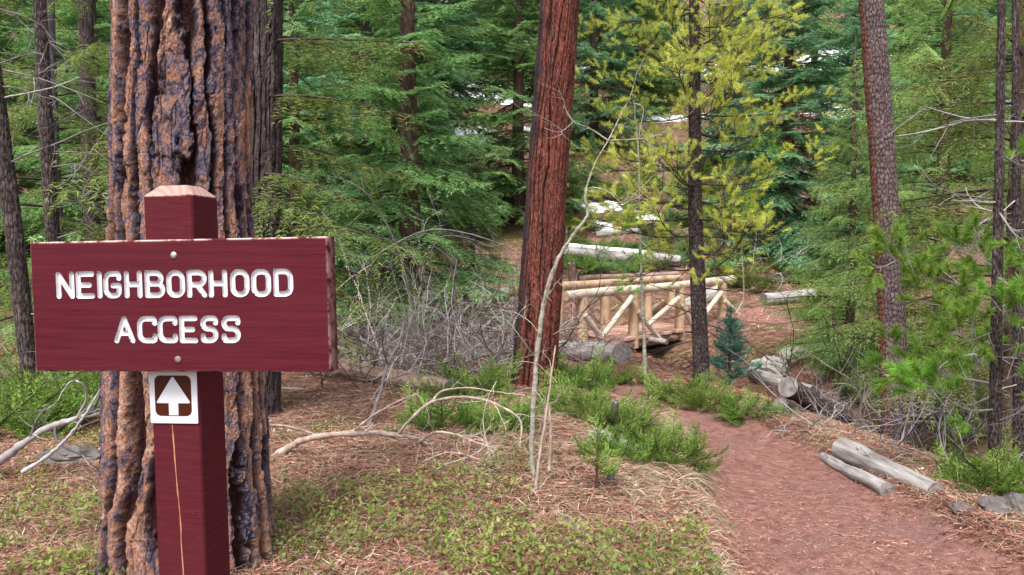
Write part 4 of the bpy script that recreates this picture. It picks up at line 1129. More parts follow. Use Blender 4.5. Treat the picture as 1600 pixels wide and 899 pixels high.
# slim grey trunks at the left edge with dead boughs
def slim_trunk(marks, w, d, label, seed, mat='bark_grey', n=14):
    ax_, base_ = trunk_axis(marks, [rad(w * .9, d)] + [rad(w, d)] * (len(marks) - 1), d, -.4, 7)
    t = thing('slim_tree', label, 'tree', base_)
    bark_trunk('trunk', ax_, 'bark_dark', .03, .1, .008, 60, .025, 6.9, 4.5, t, seed, .15, .3, .3, .002, (.015, .03))
    rs = np.random.default_rng(seed); dead = MB()
    for k in range(n):
        z_ = rs.uniform(.6, 4.2); a_ = rs.uniform(-1.2, .9) if k % 3 else rs.uniform(0, 6.28)
        twiggy(dead, (np.interp(z_, ax_[:, 2], ax_[:, 0]), d, z_), (math.cos(a_), math.sin(a_), rs.uniform(-.1, .25)), rs.uniform(.5, 1.3), .009, 2, rs, .35, 4, 4, -.04)
    tag(fin(dead, 'dead_branches', 'twig_grey', t), kind='stuff')
    return t
slim_trunk([(62, 0), (78, 300), (92, 520)], 21, 8.6, 'slim grey trunk with bare twigs left of the huge ponderosa trunk', 81)
slim_trunk([(-12, 100), (18, 330), (44, 560)], 26, 7.4, 'slim grey trunk leaning at the left edge beside the sign board', 82, n=9)
slim_trunk([(133, 0), (140, 220), (150, 560)], 24, 11.5, 'slim dark trunk with bare twigs close left of the huge ponderosa', 83, n=10)

# ---- the hillside wood
rs = np.random.default_rng(2024)
spots = []; n_try = 0
while len(spots) < 68 and n_try < 9000:
    n_try += 1
    d = rs.uniform(17, 60); px = rs.uniform(-160, 1760)
    if 845 < px < 1075 and d < 28: continue
    if 1085 < px < 1300 and d < 30: continue
    if 540 < px < 845 and d < 19: continue
    if px > 1275 and d < 19: continue
    x = wx(px, d)
    if any((x - a_) ** 2 + (d - b_) ** 2 < (1.7 + d * .03) ** 2 for a_, b_ in spots): continue
    spots.append((x, d))
for k, (x, d) in enumerate(sorted(spots, key=lambda q: q[1])):
    side_ = screen(x, d, hz(x, d))[0]; far_ = d > 36
    where = ('left of the ponderosa' if side_ < 280 else 'left of the red trunk' if side_ < 850 else 'behind the yellow pine' if side_ < 1230 else 'behind the leaning scaly trunk' if side_ < 1420 else 'at the far right')
    lab = ('distant fir high in the wood ' if far_ else 'green fir low in the hillside wood ') + where
    grp = ('distant' if far_ else 'nearer') + ' hillside firs ' + where
    tree('hillside_fir', FIRS[k % 3], x, d, lab, sc=rs.uniform(.72, 1.25), rz=rs.uniform(0, 6.28), group=grp, leaf=('needle_fir', 'needle_blue', 'needle_fir', 'needle_light')[rs.integers(4)],
         bark=('bark_brown', 'bark_grey')[k % 2], sx=rs.uniform(.85, 1.1))

# ------------------------------------------------------------------ junipers and low shrubs
def juniper_mesh(seed, R, n, hmax):
    rs = np.random.default_rng(seed); mb = MB()
    lens = np.array(sorted(JUN))
    for k in range(n):
        a_ = rs.uniform(0, 6.283); q = R * .55 * math.sqrt(rs.uniform(0, 1))
        el = math.radians(rs.uniform(-4, 42)); L = rs.choice(lens)
        z = hmax * .35 * rs.uniform(0, 1) * (1 - q / R)
        a2 = a_ + rs.normal(0, .7)
        place_branch(mb, JUN[L][rs.integers(3)], np.array([q * math.cos(a_), q * math.sin(a_), z]), a2, el, rs.uniform(-1, 1), rs.uniform(.7, 1.15), rs)
    return mb.mesh('juniper', ['juniper', 'twig_dark'])
JM = [juniper_mesh(1, .55, 46, .5), juniper_mesh(2, .65, 52, .45), juniper_mesh(3, .45, 34, .35)]
def shrub(px, py, k, sc, rz, label, group=None, leaf=None, at=None, sz=1.):
    q = G(px, py) if at is None else at
    o = bpy.data.objects.new('juniper_shrub', JM[k]); COL.objects.link(o)
    o.location = (q[0], q[1], q[2] - .03); o.rotation_euler = (0, 0, rz); o.scale = (sc, sc, sc * sz)
    if leaf: o.material_slots[0].link = 'OBJECT'; o.material_slots[0].material = MAT[leaf]
    return tag(o, label, 'shrub', group)
shrub(40, 668, 1, 1.25, .3, 'bushy green juniper at the left edge below the sign board')
shrub(122, 650, 0, 1.15, 1.3, 'green juniper tucked against the left side of the huge ponderosa')
shrub(-30, 640, 0, 1.1, 2.3, 'dark green juniper cut by the left edge of the picture')
shrub(745, 618, 0, .9, .7, 'upright green juniper just left of the red trunk foot')
shrub(690, 664, 2, .75, 1.7, 'small low juniper under the arching fallen limb')
shrub(775, 668, 2, .7, 2.9, 'small juniper between the fallen limb and the aspen stem')
shrub(900, 640, 1, .72, 3.3, 'wide bright juniper just right of the bent aspen')
shrub(960, 668, 0, .66, 4.1, 'bright juniper around the grey stump post')
shrub(1005, 700, 1, .5, 5.0, 'juniper spilling over the left edge of the path bend')
shrub(1055, 716, 2, .7, .4, 'dark juniper bough reaching out over the path')
shrub(965, 716, 2, .6, 1.1, 'low dark juniper on the mossy log beside the path')
shrub(1055, 622, 2, .8, 1.9, 'juniper at the far side of the path bend, nearest the bridge')
shrub(1108, 632, 1, .62, 2.2, 'middle juniper of the row along the far side of the path bend')
shrub(1165, 650, 0, .62, 2.7, 'last juniper of the row along the path bend, beside the cut logs')
shrub(990, 600, 0, .5, 2.2, 'juniper growing in the gully mouth below the footbridge')
shrub(920, 600, 2, .9, .2, 'low juniper between the red trunk and the footbridge')
shrub(1585, 765, 2, .8, .2, 'green juniper beside the rocks at the right edge')
shrub(1530, 765, 2, .55, 1.2, 'low juniper at the foot of the young pine trunk')
rs = np.random.default_rng(9)
for k, (px, py) in enumerate([(905, 420), (960, 425), (1015, 420), (1060, 400), (1150, 410), (1180, 450), (1210, 425), (1120, 375), (1010, 365), (1250, 400), (1165, 340), (880, 385), (1270, 440), (1050, 300), (1130, 300), (960, 300), (1215, 300),
                              (560, 470), (620, 450), (700, 440), (470, 470), (1300, 500), (1340, 530), (1290, 470), (930, 395), (985, 390), (1030, 375), (900, 360), (1060, 345), (990, 330), (930, 310), (1100, 420), (1140, 440), (1090, 355), (1000, 285), (910, 285), (1080, 270), (1180, 285), (1230, 345)]):
    shrub(px, py, k % 3, rs.uniform(1.0, 1.6), rs.uniform(0, 6), ('bright', 'deep green', 'olive')[k % 3] + ' low shrub on the litter covered slope ' + ('left of the red trunk' if px < 850 else 'above the footbridge' if px < 1110 else 'right of the yellow pine'), 'low shrubs on the slope', leaf=('juniper', 'needle_fir', 'needle_olive')[k % 3], sz=.8)
for k, (px, py) in enumerate([(1440, 650), (1500, 640), (1350, 620), (1455, 600), (1330, 580), (1530, 680)]):
    shrub(px, py, k % 3, rs.uniform(.6, 1.0), rs.uniform(0, 6), 'loose green shrub in the gully behind the log pair', 'shrubs in the gully', leaf=('needle_fir', 'juniper')[k % 2], sz=1.2)

# ------------------------------------------------------------------ logs, stumps, stones
def log_thing(name, a_, b_, r0, r1, mat, label, cut='log_cut', seed=1, bend=0., stubs=0):
    """built along its own X axis so that the grain runs down its length"""
    a_, b_ = np.asarray(a_, float), np.asarray(b_, float); L = np.linalg.norm(b_ - a_)
    mb = MB(); add_log(mb, (-L / 2, 0, 0), (L / 2, 0, 0), r0, r1, 0, 1, 20, 18, .09, seed, bend)
    rs = np.random.default_rng(seed)
    for k in range(stubs):
        p = np.array([rs.uniform(-.42, .42) * L, 0, 0])
        d = unit(np.array([rs.normal(0, .6), -.4, rs.uniform(.2, 1)])); mb.tube(np.array([p, p + d * (r0 * 1.1), p + d * (r0 * 1.1 + rs.uniform(.02, .07))]), [.012, .009, .005], 5, 0)
    o = mb.build(name, [mat, cut], None, True)
    o.location = (a_ + b_) / 2
    o.rotation_euler = Vector(b_ - a_).to_track_quat('X', 'Z').to_euler()
    return tag(o, label, 'log')
def rest(px, py, r, d=None):
    """axis point of a log of radius r lying on the ground where its lower edge shows at the pixel"""
    q = G(px, py) if d is None else np.array([wx(px, d), d, hz(wx(px, d), d)])
    return q + np.array([0, 0, r * .85])
log_thing('cut_log', rest(1316, 716, .085), rest(1462, 772, .085) - np.array([0, 0, .07]), .088, .06, 'log_weathered', 'thick pale barkless log lying beside the path, larger of the pair', seed=2, stubs=4)
log_thing('cut_log', rest(1286, 722, .04), rest(1386, 778, .05), .04, .055, 'log_weathered', 'thin pale log lying along the path edge, smaller of the pair', seed=3, stubs=3)
log_thing('cut_log', P(1231, 605, 8.1), P(1318, 655, 8.8), .105, .1, 'log_dark', 'dark sawn log with grey end, upper of the two by the path bend', seed=4)
log_thing('cut_log', P(1219, 634, 8.0), P(1300, 676, 8.6), .078, .08, 'log_dark', 'dark sawn log with grey end, lower of the two by the path bend', seed=5)
log_thing('sawn_log', rest(1193, 478, .16), rest(1270, 468, .16), .16, .15, 'log_weathered', 'short grey sawn log lying on the far path beyond the footbridge', seed=6)
log_thing('fallen_log', rest(880, 562, .18), rest(972, 568, .17), .19, .17, 'log_weathered', 'grey fallen log between the red trunk and the footbridge', seed=7)
log_thing('fallen_log', rest(520, 588, .12), rest(705, 622, .1), .13, .1, 'log_brown', 'rotting brown log lying right of the sign board', seed=8, stubs=4)
log_thing('fallen_log', rest(880, 402, .2), rest(1062, 418, .16), .21, .15, 'log_weathered', 'snow dusted grey log on the slope above the bridge rail', seed=9)
log_thing('fallen_log', rest(1105, 326, .16), rest(1262, 318, .13), .16, .12, 'log_weathered', 'pale fallen log high on the slope right of the yellow pine', seed=10)
log_thing('fallen_log', rest(1182, 402, .26), rest(1238, 352, .22), .26, .2, 'log_dark', 'dark broken trunk pointing up the slope beyond the bridge', seed=11)
log_thing('fallen_log', rest(1105, 446, .1), rest(1300, 442, .09), .1, .09, 'log_dark', 'thin dark log lying across the slope just above the bridge', seed=12)
log_thing('fallen_log', rest(905, 442, .09), rest(1060, 432, .08), .09, .07, 'log_brown', 'thin brown log just behind the bridge rail', seed=13)
log_thing('fallen_log', P(1005, 505, 20.), P(1125, 456, 20.6), .2, .17, 'log_weathered', 'grey log slanting behind the bridge railing', seed=14)
log_thing('fallen_log', rest(930, 690, .06), rest(1000, 716, .05), .06, .05, 'log_weathered', 'mossy grey log half hidden under juniper beside the path', seed=15)
log_thing('fallen_log', rest(640, 480, .14), rest(860, 460, .12), .14, .1, 'log_weathered', 'grey log behind the brush heap left of the red trunk', seed=16)
log_thing('fallen_log', P(1175, 585, 10.6), P(1270, 612, 9.8), .08, .07, 'log_weathered', 'pale log in the gully right of the blue green spruce', seed=17)
log_thing('fallen_log', rest(1150, 372, .13), rest(1230, 380, .12), .13, .1, 'log_brown', 'brown log lying below the dark broken trunk on the slope', seed=18)
log_thing('fallen_log', rest(1210, 440, .12), rest(1290, 425, .11), .12, .1, 'log_dark', 'dark log above the short grey sawn log', seed=19)
log_thing('fallen_log', rest(930, 372, .1), rest(1045, 362, .08), .1, .08, 'log_weathered', 'thin grey log below the snow patches above the bridge', seed=20)
# snow lying on the dusted log
mb = MB(); a_, b_ = rest(880, 402, .2), rest(1062, 418, .16)
t_ = np.linspace(.05, .75, 30); pts = a_ + (b_ - a_) * t_[:, None] + np.array([0, 0, .15])
mb.tube(pts, .11 * (.5 + .9 * fbm(t_ * 9, t_ * 0, 2, 4)), 10, 0, None, True)
tag(fin(mb, 'snow_patch', 'snow', None, pts.mean(0), True), kind='stuff')

def stump(px, py, h, r, mat, label, seed, d=None, name='stump'):
    q = G(px, py); rs = np.random.default_rng(seed)
    n_, m_ = 12, 7
    V = []
    for i_ in range(m_):
        z = -.1 + (h + .1) * i_ / (m_ - 1)
        for k in range(n_):
            th = 2 * math.pi * k / n_
            rr = r * (1.25 - .3 * i_ / (m_ - 1)) * (1 + .25 * (float(fbm(math.cos(th) * 2 + seed, math.sin(th) * 2 + z, 2, seed)) - .5))
            zz_ = z + (h * .25 * (float(fbm(math.cos(th) * 2, math.sin(th) * 2 + 5, 2, seed)) - .5) if i_ == m_ - 1 else 0)
            V.append((q[0] + rr * math.cos(th) + .08 * z * math.sin(seed), q[1] + rr * math.sin(th), q[2] + zz_))
    F = [(i_ * n_ + k, i_ * n_ + (k + 1) % n_, (i_ + 1) * n_ + (k + 1) % n_, (i_ + 1) * n_ + k) for i_ in range(m_ - 1) for k in range(n_)]
    mb = MB(); mb.add(V, F, 0)
    top = np.array(V[-n_:]); mb.add(np.vstack([top.mean(0)[None] - (0, 0, h * .08), top]), [(0, 1 + k, 1 + (k + 1) % n_) for k in range(n_)], 1)
    return tag(fin(mb, name, [mat, 'log_cut'], None, q, True), label, 'stump')
stump(958, 674, .25, .03, 'bark_grey', 'thin grey stump post standing in the bright juniper', 1)
stump(954, 752, .085, .022, 'bark_grey', 'short dark peg stump just behind the tiny sapling', 2)
stump(1158, 292, .75, .38, 'stump_red', 'broken rust red stump on the slope right of the yellow pine', 3)
stump(1196, 262, 1.1, .14, 'bark_grey', 'slim grey snag standing on the slope above the broken red stump', 4)
stump(896, 452, .7, .11, 'bark_brown', 'short brown snag just right of the red trunk behind the rail', 5)

def rock(px, py, s_, mat, label, seed, name='boulder'):
    q = G(px, py); mb = MB(); blob(mb, q + np.array([0, 0, s_[2] * .35]), s_, seed, 26, 16, .75, 0, 1.3)
    return tag(fin(mb, name, mat, None, q, False), label, 'rock')
rock(1205, 588, (.34, .3, .26), 'rock_pale', 'large pale boulder between the blue green spruce and the cut logs', 2)
rock(1244, 560, (.3, .3, .16), 'rock_pale', 'flat pale boulder at the edge of the far path', 3)
rock(1500, 800, (.07, .06, .035), 'rock', 'flat grey stone right of the thick pale log', 4)
rock(1552, 800, (.1, .08, .07), 'rock', 'dark grey rock second from the right edge', 5)
rock(1598, 800, (.11, .1, .09), 'rock', 'dark grey rock cut by the right edge', 6)
rock(1262, 886, (.032, .02, .009), 'rock_pale', 'small flat white stone on the near path', 7, 'stone')
rock(1176, 748, (.02, .016, .008), 'rock_pale', 'small pale pebble in the middle of the path', 8, 'stone')
rock(108, 722, (.2, .12, .09), 'rock', 'grey rock behind the fallen branch at the left', 9)
rock(1395, 775, (.05, .04, .03), 'rock', 'small stone at the low end of the thin pale log', 11, 'stone')

# ------------------------------------------------------------------ fallen limbs, brush, saplings
def limb(name, cat, label, strands, mats='branch_fallen', twigs=0, seed=1, tl=.3, twig_mat=None, sides=8):
    """strands: list of (list of (px, py, d), radius0, radius1)"""
    rs = np.random.default_rng(seed); mb = MB(); org = None
    for pl, r0, r1 in strands:
        pts = smooth_path([P(*q) for q in pl], 6 * len(pl))
        if org is None: org = pts[0]
        n_ = len(pts)
        pts[1:-1] += rs.normal(0, r0 * .12, (n_ - 2, 3))
        mb.tube(pts, np.linspace(r0, r1, n_) * (1 + .12 * rs.normal(0, 1, n_)), sides, 0, rs.uniform(0, 1), True)
        for k in range(twigs):
            i_ = rs.integers(n_ // 3, n_); T = unit(pts[i_] - pts[i_ - 1])
            twiggy(mb, pts[i_], unit(T + rs.normal(0, .7, 3)), tl * rs.uniform(.5, 1.3), max(r1 * .7, .0025), 1, rs, .5, 3, 4, 0, 1 if twig_mat else 0)
    return tag(fin(mb, name, [mats] + ([twig_mat] if twig_mat else []), None, org, True), label, cat)
def gd(px, py): return G(px, py)[1]
D1 = gd(440, 712)
limb('fallen_limb', 'branch', 'long pale fallen limb arching over the ground right of the ponderosa foot', [
    ([(424, 716, D1), (455, 697, D1), (490, 684, D1 - .05), (540, 678, D1 - .05), (590, 677, D1), (640, 683, D1), (668, 694, D1 + .1)], .026, .014),
    ([(622, 679, D1), (645, 652, D1 - .1), (672, 630, D1 - .1), (710, 621, D1 - .2), (755, 625, D1 - .2), (795, 642, D1 - .3), (814, 662, D1 - .3), (812, 700, D1 - .4)], .013, .006),
    ([(655, 690, D1), (680, 676, D1 - .1), (715, 680, D1 - .2), (750, 694, D1 - .3), (775, 700, D1 - .4)], .011, .005),
    ([(560, 668, D1 - .05), (590, 645, D1 - .1), (625, 626, D1), (655, 614, D1 + .1)], .010, .004),
    ([(675, 628, D1 - .1), (690, 612, D1), (730, 606, D1), (770, 612, D1), (820, 618, D1)], .009, .004),
    ([(665, 720, D1 - .5), (700, 707, D1 - .5), (740, 715, D1 - .6), (790, 735, D1 - .7)], .006, .003)], twigs=3, seed=3, tl=.28, twig_mat='twig_pale')
limb('fallen_limb', 'branch', 'short pale branch end poking out right of the ponderosa trunk', [([(415, 664, 6.0), (450, 667, 6.1), (490, 678, 6.2)], .012, .008)], seed=4)
limb('broken_stick', 'branch', 'dark leaning stick rising from the fallen limb toward the brush heap', [
    ([(575, 668, 6.9), (592, 620, 7.2), (606, 570, 7.4), (624, 535, 7.5), (632, 500, 7.6)], .02, .008), ([(606, 570, 7.4), (598, 540, 7.3), (600, 515, 7.2)], .008, .004)], 'twig_grey', 2, 5, .4)
limb('fallen_limb', 'branch', 'dark grey branch lying against the left foot of the ponderosa', [
    ([(-30, 742, 5.3), (20, 706, 5.3), (70, 672, 5.3), (120, 654, 5.25), (172, 642, 5.2)], .03, .016),
    ([(35, 738, 5.0), (75, 712, 5.0), (100, 690, 5.0), (125, 660, 5.0), (150, 620, 5.0), (166, 590, 5.0)], .014, .006),
    ([(120, 654, 5.2), (135, 622, 5.1), (128, 600, 5.0), (108, 598, 5.0), (88, 630, 5.0)], .008, .003)], 'twig_grey', 4, 6, .3)
def stem_tree(name, label, strands, mat, twigs, seed, tl=.3, cat='sapling'):
    return limb(name, cat, label, strands, mat, twigs, seed, tl, sides=10)
DA = gd(836, 742)
stem_tree('bent_aspen', 'bent pale aspen stem rising in front of the red trunk', [
    ([(834, 752, DA), (831, 700, DA), (836, 600, DA), (843, 520, DA), (852, 465, DA), (870, 410, DA), (892, 373, DA), (917, 338, DA), (915, 312, DA), (916, 293, DA)], .018, .008),
    ([(916, 293, DA), (930, 255, DA), (950, 220, DA), (966, 188, DA + .1), (985, 150, DA + .1), (996, 110, DA + .1)], .0055, .0015),
    ([(916, 300, DA), (926, 293, DA - .05), (950, 300, DA - .1), (975, 318, DA - .1), (995, 300, DA - .1), (1020, 275, DA - .1)], .005, .0015),
    ([(950, 220, DA), (925, 203, DA), (897, 190, DA - .1), (880, 165, DA - .1)], .006, .002), ([(897, 190, DA - .1), (875, 206, DA - .2), (850, 200, DA - .2)], .003, .0015),
    ([(950, 220, DA), (1000, 217, DA + .1), (1047, 208, DA + .1)], .005, .002), ([(983, 160, DA), (1005, 170, DA), (1000, 215, DA), (1030, 235, DA)], .004, .0015),
    ([(838, 560, DA), (815, 530, DA - .1), (790, 500, DA - .1), (760, 495, DA)], .004, .0015), ([(846, 530, DA), (830, 505, DA), (800, 485, DA + .1)], .004, .0015)], 'aspen_bark', 2, 7, .3)
stem_tree('bare_sapling', 'thin brown bare stem standing right of the bent aspen foot', [
    ([(836, 775, DA - .3), (842, 720, DA - .3), (853, 650, DA - .3), (861, 590, DA - .3), (868, 540, DA - .3)], .011, .004), ([(858, 735, DA - .2), (861, 690, DA - .2), (858, 632, DA - .2)], .012, .006)], 'branch_fallen', 2, 8, .25)
DB = gd(1008, 596)
stem_tree('young_aspen', 'straight slim white aspen stem in front of the footbridge', [
    ([(1009, 600, DB), (1006, 520, DB), (1002, 430, DB), (1000, 340, DB), (998, 240, DB), (990, 160, DB)], .026, .007),
    ([(1000, 340, DB), (975, 290, DB), (965, 250, DB)], .006, .002), ([(1002, 345, DB), (1035, 300, DB), (1060, 270, DB)], .006, .002), ([(1002, 430, DB), (985, 400, DB), (978, 370, DB)], .005, .002)], 'aspen_bark', 2, 9, .5)
stem_tree('bare_sapling', 'thin bare grey stem forking low beside the far path', [
    ([(1158, 495, 16), (1162, 460, 16), (1161, 425, 16), (1158, 385, 16)], .02, .008), ([(1161, 470, 16), (1150, 490, 15.9)], .012, .006)], 'twig_pale', 2, 10, .5)

BUSH = {}
def dead_bush(px, py, label, seed, n, L, r, mat, group=None, spread=1., up=.6, name='dead_bush', cat='brush', lvl=2, nch=4, curl=.45, grav=-.02, share=None):
    q = G(px, py); rs = np.random.default_rng(seed); mb = MB()
    if share is not None and share in BUSH:          # the same tangle turned another way
        o = bpy.data.objects.new(name, BUSH[share].data); COL.objects.link(o)
        o.location = q; o.rotation_euler = (rs.uniform(-.15, .15), rs.uniform(-.15, .15), rs.uniform(0, 6.28)); s_ = rs.uniform(.8, 1.2); o.scale = (s_, s_, s_)
        o.material_slots[0].link = 'OBJECT'; o.material_slots[0].material = MAT[mat]
        return tag(o, label, cat, group)
    for k in range(n):
        a_ = rs.uniform(0, 6.283); p = q + np.array([rs.normal(0, .25 * spread), rs.normal(0, .25 * spread), -.03])
        d = unit(np.array([math.cos(a_) * spread, math.sin(a_) * spread, rs.uniform(.15, 1.3) * up]))
        twiggy(mb, p, d, L * rs.uniform(.5, 1.15), r * rs.uniform(.6, 1.2), lvl, rs, curl, nch, 5, grav)
    o = tag(fin(mb, name, mat, None, q), label, cat, group)
    if share is not None: BUSH[share] = o
    return o
rs = np.random.default_rng(77)
for k, (px, py) in enumerate([(540, 560), (585, 540), (630, 565), (665, 530), (700, 560), (735, 540), (775, 560), (650, 500), (710, 500), (770, 500), (600, 500), (560, 515), (815, 545), (740, 575), (680, 585), (620, 590), (570, 580), (600, 560), (660, 560), (720, 580), (790, 580), (640, 540), (550, 540), (585, 570), (705, 530), (755, 520), (800, 560), (690, 550), (610, 525), (820, 580), (640, 575), (700, 590), (760, 590), (545, 590), (590, 600), (725, 560), (670, 570), (790, 530), (560, 500), (690, 480), (740, 470), (600, 470), (640, 460)]):
    dead_bush(px, py, ('grey', 'grey', 'grey', 'pale', 'brown')[k % 5] + ' tangled dead branches in the brush heap, ' + ('end nearest the sign' if px < 620 else 'middle part' if px < 720 else 'end beside the red trunk'), 300 + k, 11, rs.uniform(1.0, 1.8), .011, ('twig_grey', 'twig_grey', 'twig_grey', 'twig_pale', 'bark_brown')[k % 5], 'dead branches in the brush heap', 1.0, .7, 'dead_branch', 'branch', nch=5, curl=.55, share='heap%d' % (k % 9))
# tall arching dead sapling right of the sign
limb('dead_sapling', 'sapling', 'arching grey dead sapling bowing from the brush heap toward the sign', [
    ([(655, 590, 10.), (650, 520, 10.), (640, 460, 10.), (622, 390, 10.), (598, 340, 10.), (570, 300, 9.9), (535, 280, 9.9), (505, 275, 9.8)], .02, .004),
    ([(640, 455, 10.), (670, 400, 9.8), (690, 370, 9.8), (740, 375, 9.8), (800, 400, 9.8)], .009, .003)], 'twig_grey', 5, 12, .6)
limb('dead_sapling', 'sapling', 'grey dead pole arching over the brush heap toward the red trunk', [
    ([(560, 420, 12.), (610, 385, 12.), (670, 360, 11.9), (730, 365, 11.8), (790, 385, 11.6), (815, 400, 11.5)], .016, .006), ([(560, 420, 12.), (520, 470, 12.2), (500, 540, 12.5)], .018, .022)], 'twig_grey', 6, 13, .7)
dead_bush(765, 722, 'fine tangle of pale dead twigs left of the bent aspen foot', 401, 16, .55, .004, 'twig_pale', None, .7, .35, curl=.7)
dead_bush(930, 556, 'grey spiky twigs over the fallen log below the footbridge', 402, 12, .8, .006, 'twig_grey', None, .6, .9, curl=.3)
dead_bush(1050, 575, 'brown dead twigs in the dark mouth under the footbridge', 403, 14, .8, .008, 'twig_dark', None, 1., .5)
for k, (px, py) in enumerate([(1300, 668), (1340, 672), (1265, 655), (1380, 668)]):
    dead_bush(px, py, 'heap of fine grey dead twigs against the two dark sawn logs', 410 + k, 12, .75, .006, ('twig_grey', 'twig_pale')[k % 2], 'twig heap by the sawn logs', .9, .5, curl=.5)
for k, (px, py) in enumerate([(1300, 640), (1325, 620), (1240, 610)]):
    dead_bush(px, py, 'dark crooked bare shrub standing in the gully behind the sawn logs', 420 + k, 4, 1.35, .014, 'twig_dark', 'crooked bare shrubs in the gully', .45, 1.4, nch=4, curl=.4)
for k, (px, py) in enumerate([(1400, 690), (1440, 700), (1480, 715), (1520, 730), (1420, 660), (1370, 690), (1560, 720), (1490, 690)]):
    dead_bush(px, py, 'leafless brown brush behind the log pair below the young pines', 430 + k, 12, .95, .006, ('bark_brown', 'twig_grey')[k % 2], 'leafless brush behind the log pair', .6, 1.3, curl=.35)
for k, (px, py) in enumerate([(905, 410), (960, 375), (1020, 400), (1060, 370), (1110, 400), (1180, 430), (1150, 360), (1000, 320), (1215, 400)]):
    dead_bush(px, py, 'bare grey twigs standing on the open slope above the footbridge', 470 + k, 6, 1.5, .012, ('twig_grey', 'twig_pale')[k % 2], 'bare twigs on the open slope', .8, .9)
for k, (px, py, sc_) in enumerate([(895, 330, .24), (985, 352, .2), (1060, 325, .28), (1105, 345, .3), (1035, 410, .2), (925, 300, .3), (1165, 390, .22), (1010, 300, .3), (1210, 330, .32)]):
    q = G(px, py)
    tree('young_fir', MIDFIR[1], q[0], q[1], 'small young fir growing on the open slope above the footbridge', sc=sc_, rz=k * 1.3, group='young firs on the open slope', leaf=('juniper', 'needle_yellow', 'needle_fir')[k % 3])
for k, (px, py) in enumerate([(20, 640), (100, 630), (150, 560)]):
    dead_bush(px, py, 'grey dead twigs behind the junipers at the left edge', 450 + k, 9, .9, .006, 'twig_grey', 'dead twigs behind the left junipers', .8, 1.0)

# ------------------------------------------------------------------ ground cover: litter, leaves, grass
rs = np.random.default_rng(12)
def scatter(n, dmin, dmax, pw=1.6):
    """random ground points in view, denser near the camera"""
    d = (dmin ** (1 - pw) + rs.uniform(0, 1, n) * (dmax ** (1 - pw) - dmin ** (1 - pw))) ** (1 / (1 - pw))
    x = (rs.uniform(-110, 1710, n) - 800) / FPX * d
    return x, d
# pine needles and chips
x, y = scatter(150000, 2.6, 16)
pm = path_margin(x, y); z = terrain(x, y)
def flat_needles(x, y, z, L, w, lift, mat, name, label, rnd, tilt=.12):
    n_ = len(x); a_ = rs.uniform(0, 6.283, n_)
    s_ = np.stack([np.cos(a_), np.sin(a_), rs.normal(0, tilt, n_)], -1)
    wv = np.stack([-np.sin(a_), np.cos(a_), rs.normal(0, .3, n_)], -1) * w[:, None]
    b_ = np.stack([x, y, z + lift * rs.uniform(.2, 1, n_)], -1) - s_ * (L / 2)[:, None]
    mb = MB(); mb.tris(b_, s_ * L[:, None], wv, 0, rnd)
    return tag(mb.build(name, mat), label, None, None, 'stuff')
k = pm > -.1 + .5 * (fbm(x * 3.5, y * 3.5, 3, 3) - .5) - .25 * (rs.uniform(0, 1, len(x)) < .12)
n_ = int(k.sum()); far_ = y[k] / 5.
flat_needles(x[k], y[k], z[k], rs.uniform(.05, .13, n_) * (.8 + .25 * far_), rs.uniform(.0014, .0026, n_) * (1 + far_ * .7), .03, 'litter', 'needle_litter', 'reddish fallen pine needles covering the forest floor',
             np.clip(rs.beta(2, 2, n_) * .8 + .3 * (fbm(x[k] * .9, y[k] * .9, 3, 6) - .35), 0, 1))
x, y = scatter(90000, 2.6, 10.5)
pm = path_margin(x, y); k = (pm < .12); x, y = x[k], y[k]; n_ = len(x)
flat_needles(x, y, terrain(x, y) + .028, rs.uniform(.012, .045, n_), rs.uniform(.0012, .003, n_), .012, 'litter_path', 'path_litter', 'red needle crumbs trodden into the path', rs.beta(2, 2, n_))
# broad dead leaves and bark chips
x, y = scatter(5000, 2.8, 20); pm = path_margin(x, y); k = pm > -.05; x, y = x[k], y[k]; n_ = len(x)
mb = MB(); a_ = rs.uniform(0, 6.28, n_); s_ = rs.uniform(.005, .015, n_) * (1 + y * .05)
u_ = np.stack([np.cos(a_), np.sin(a_), rs.normal(0, .35, n_)], -1) * s_[:, None]; v_ = np.stack([-np.sin(a_), np.cos(a_), rs.normal(0, .35, n_)], -1) * s_[:, None] * .6
c_ = np.stack([x, y, terrain(x, y) + .025], -1)
V = np.stack([c_ - u_, c_ + v_, c_ + u_, c_ - v_], 1).reshape(-1, 3)
mb.add(V, np.arange(n_ * 4).reshape(-1, 4), 0, np.clip(rs.beta(2, 1.6, n_), 0, 1))
tag(mb.build('bark_chips', 'litter'), kind='stuff')

# sticks and bark lying on the open slope
d = rs.uniform(15, 40, 16000); x = (rs.uniform(400, 1500, 16000) - 800) / FPX * d; n_ = len(x)
flat_needles(x, d, terrain(x, d) + .02, rs.uniform(.08, .55, n_), rs.uniform(.006, .016, n_), .06, 'litter', 'slope_debris', 'sticks and bark bits strewn over the far slope', rs.beta(1.3, 1.3, n_), .2)
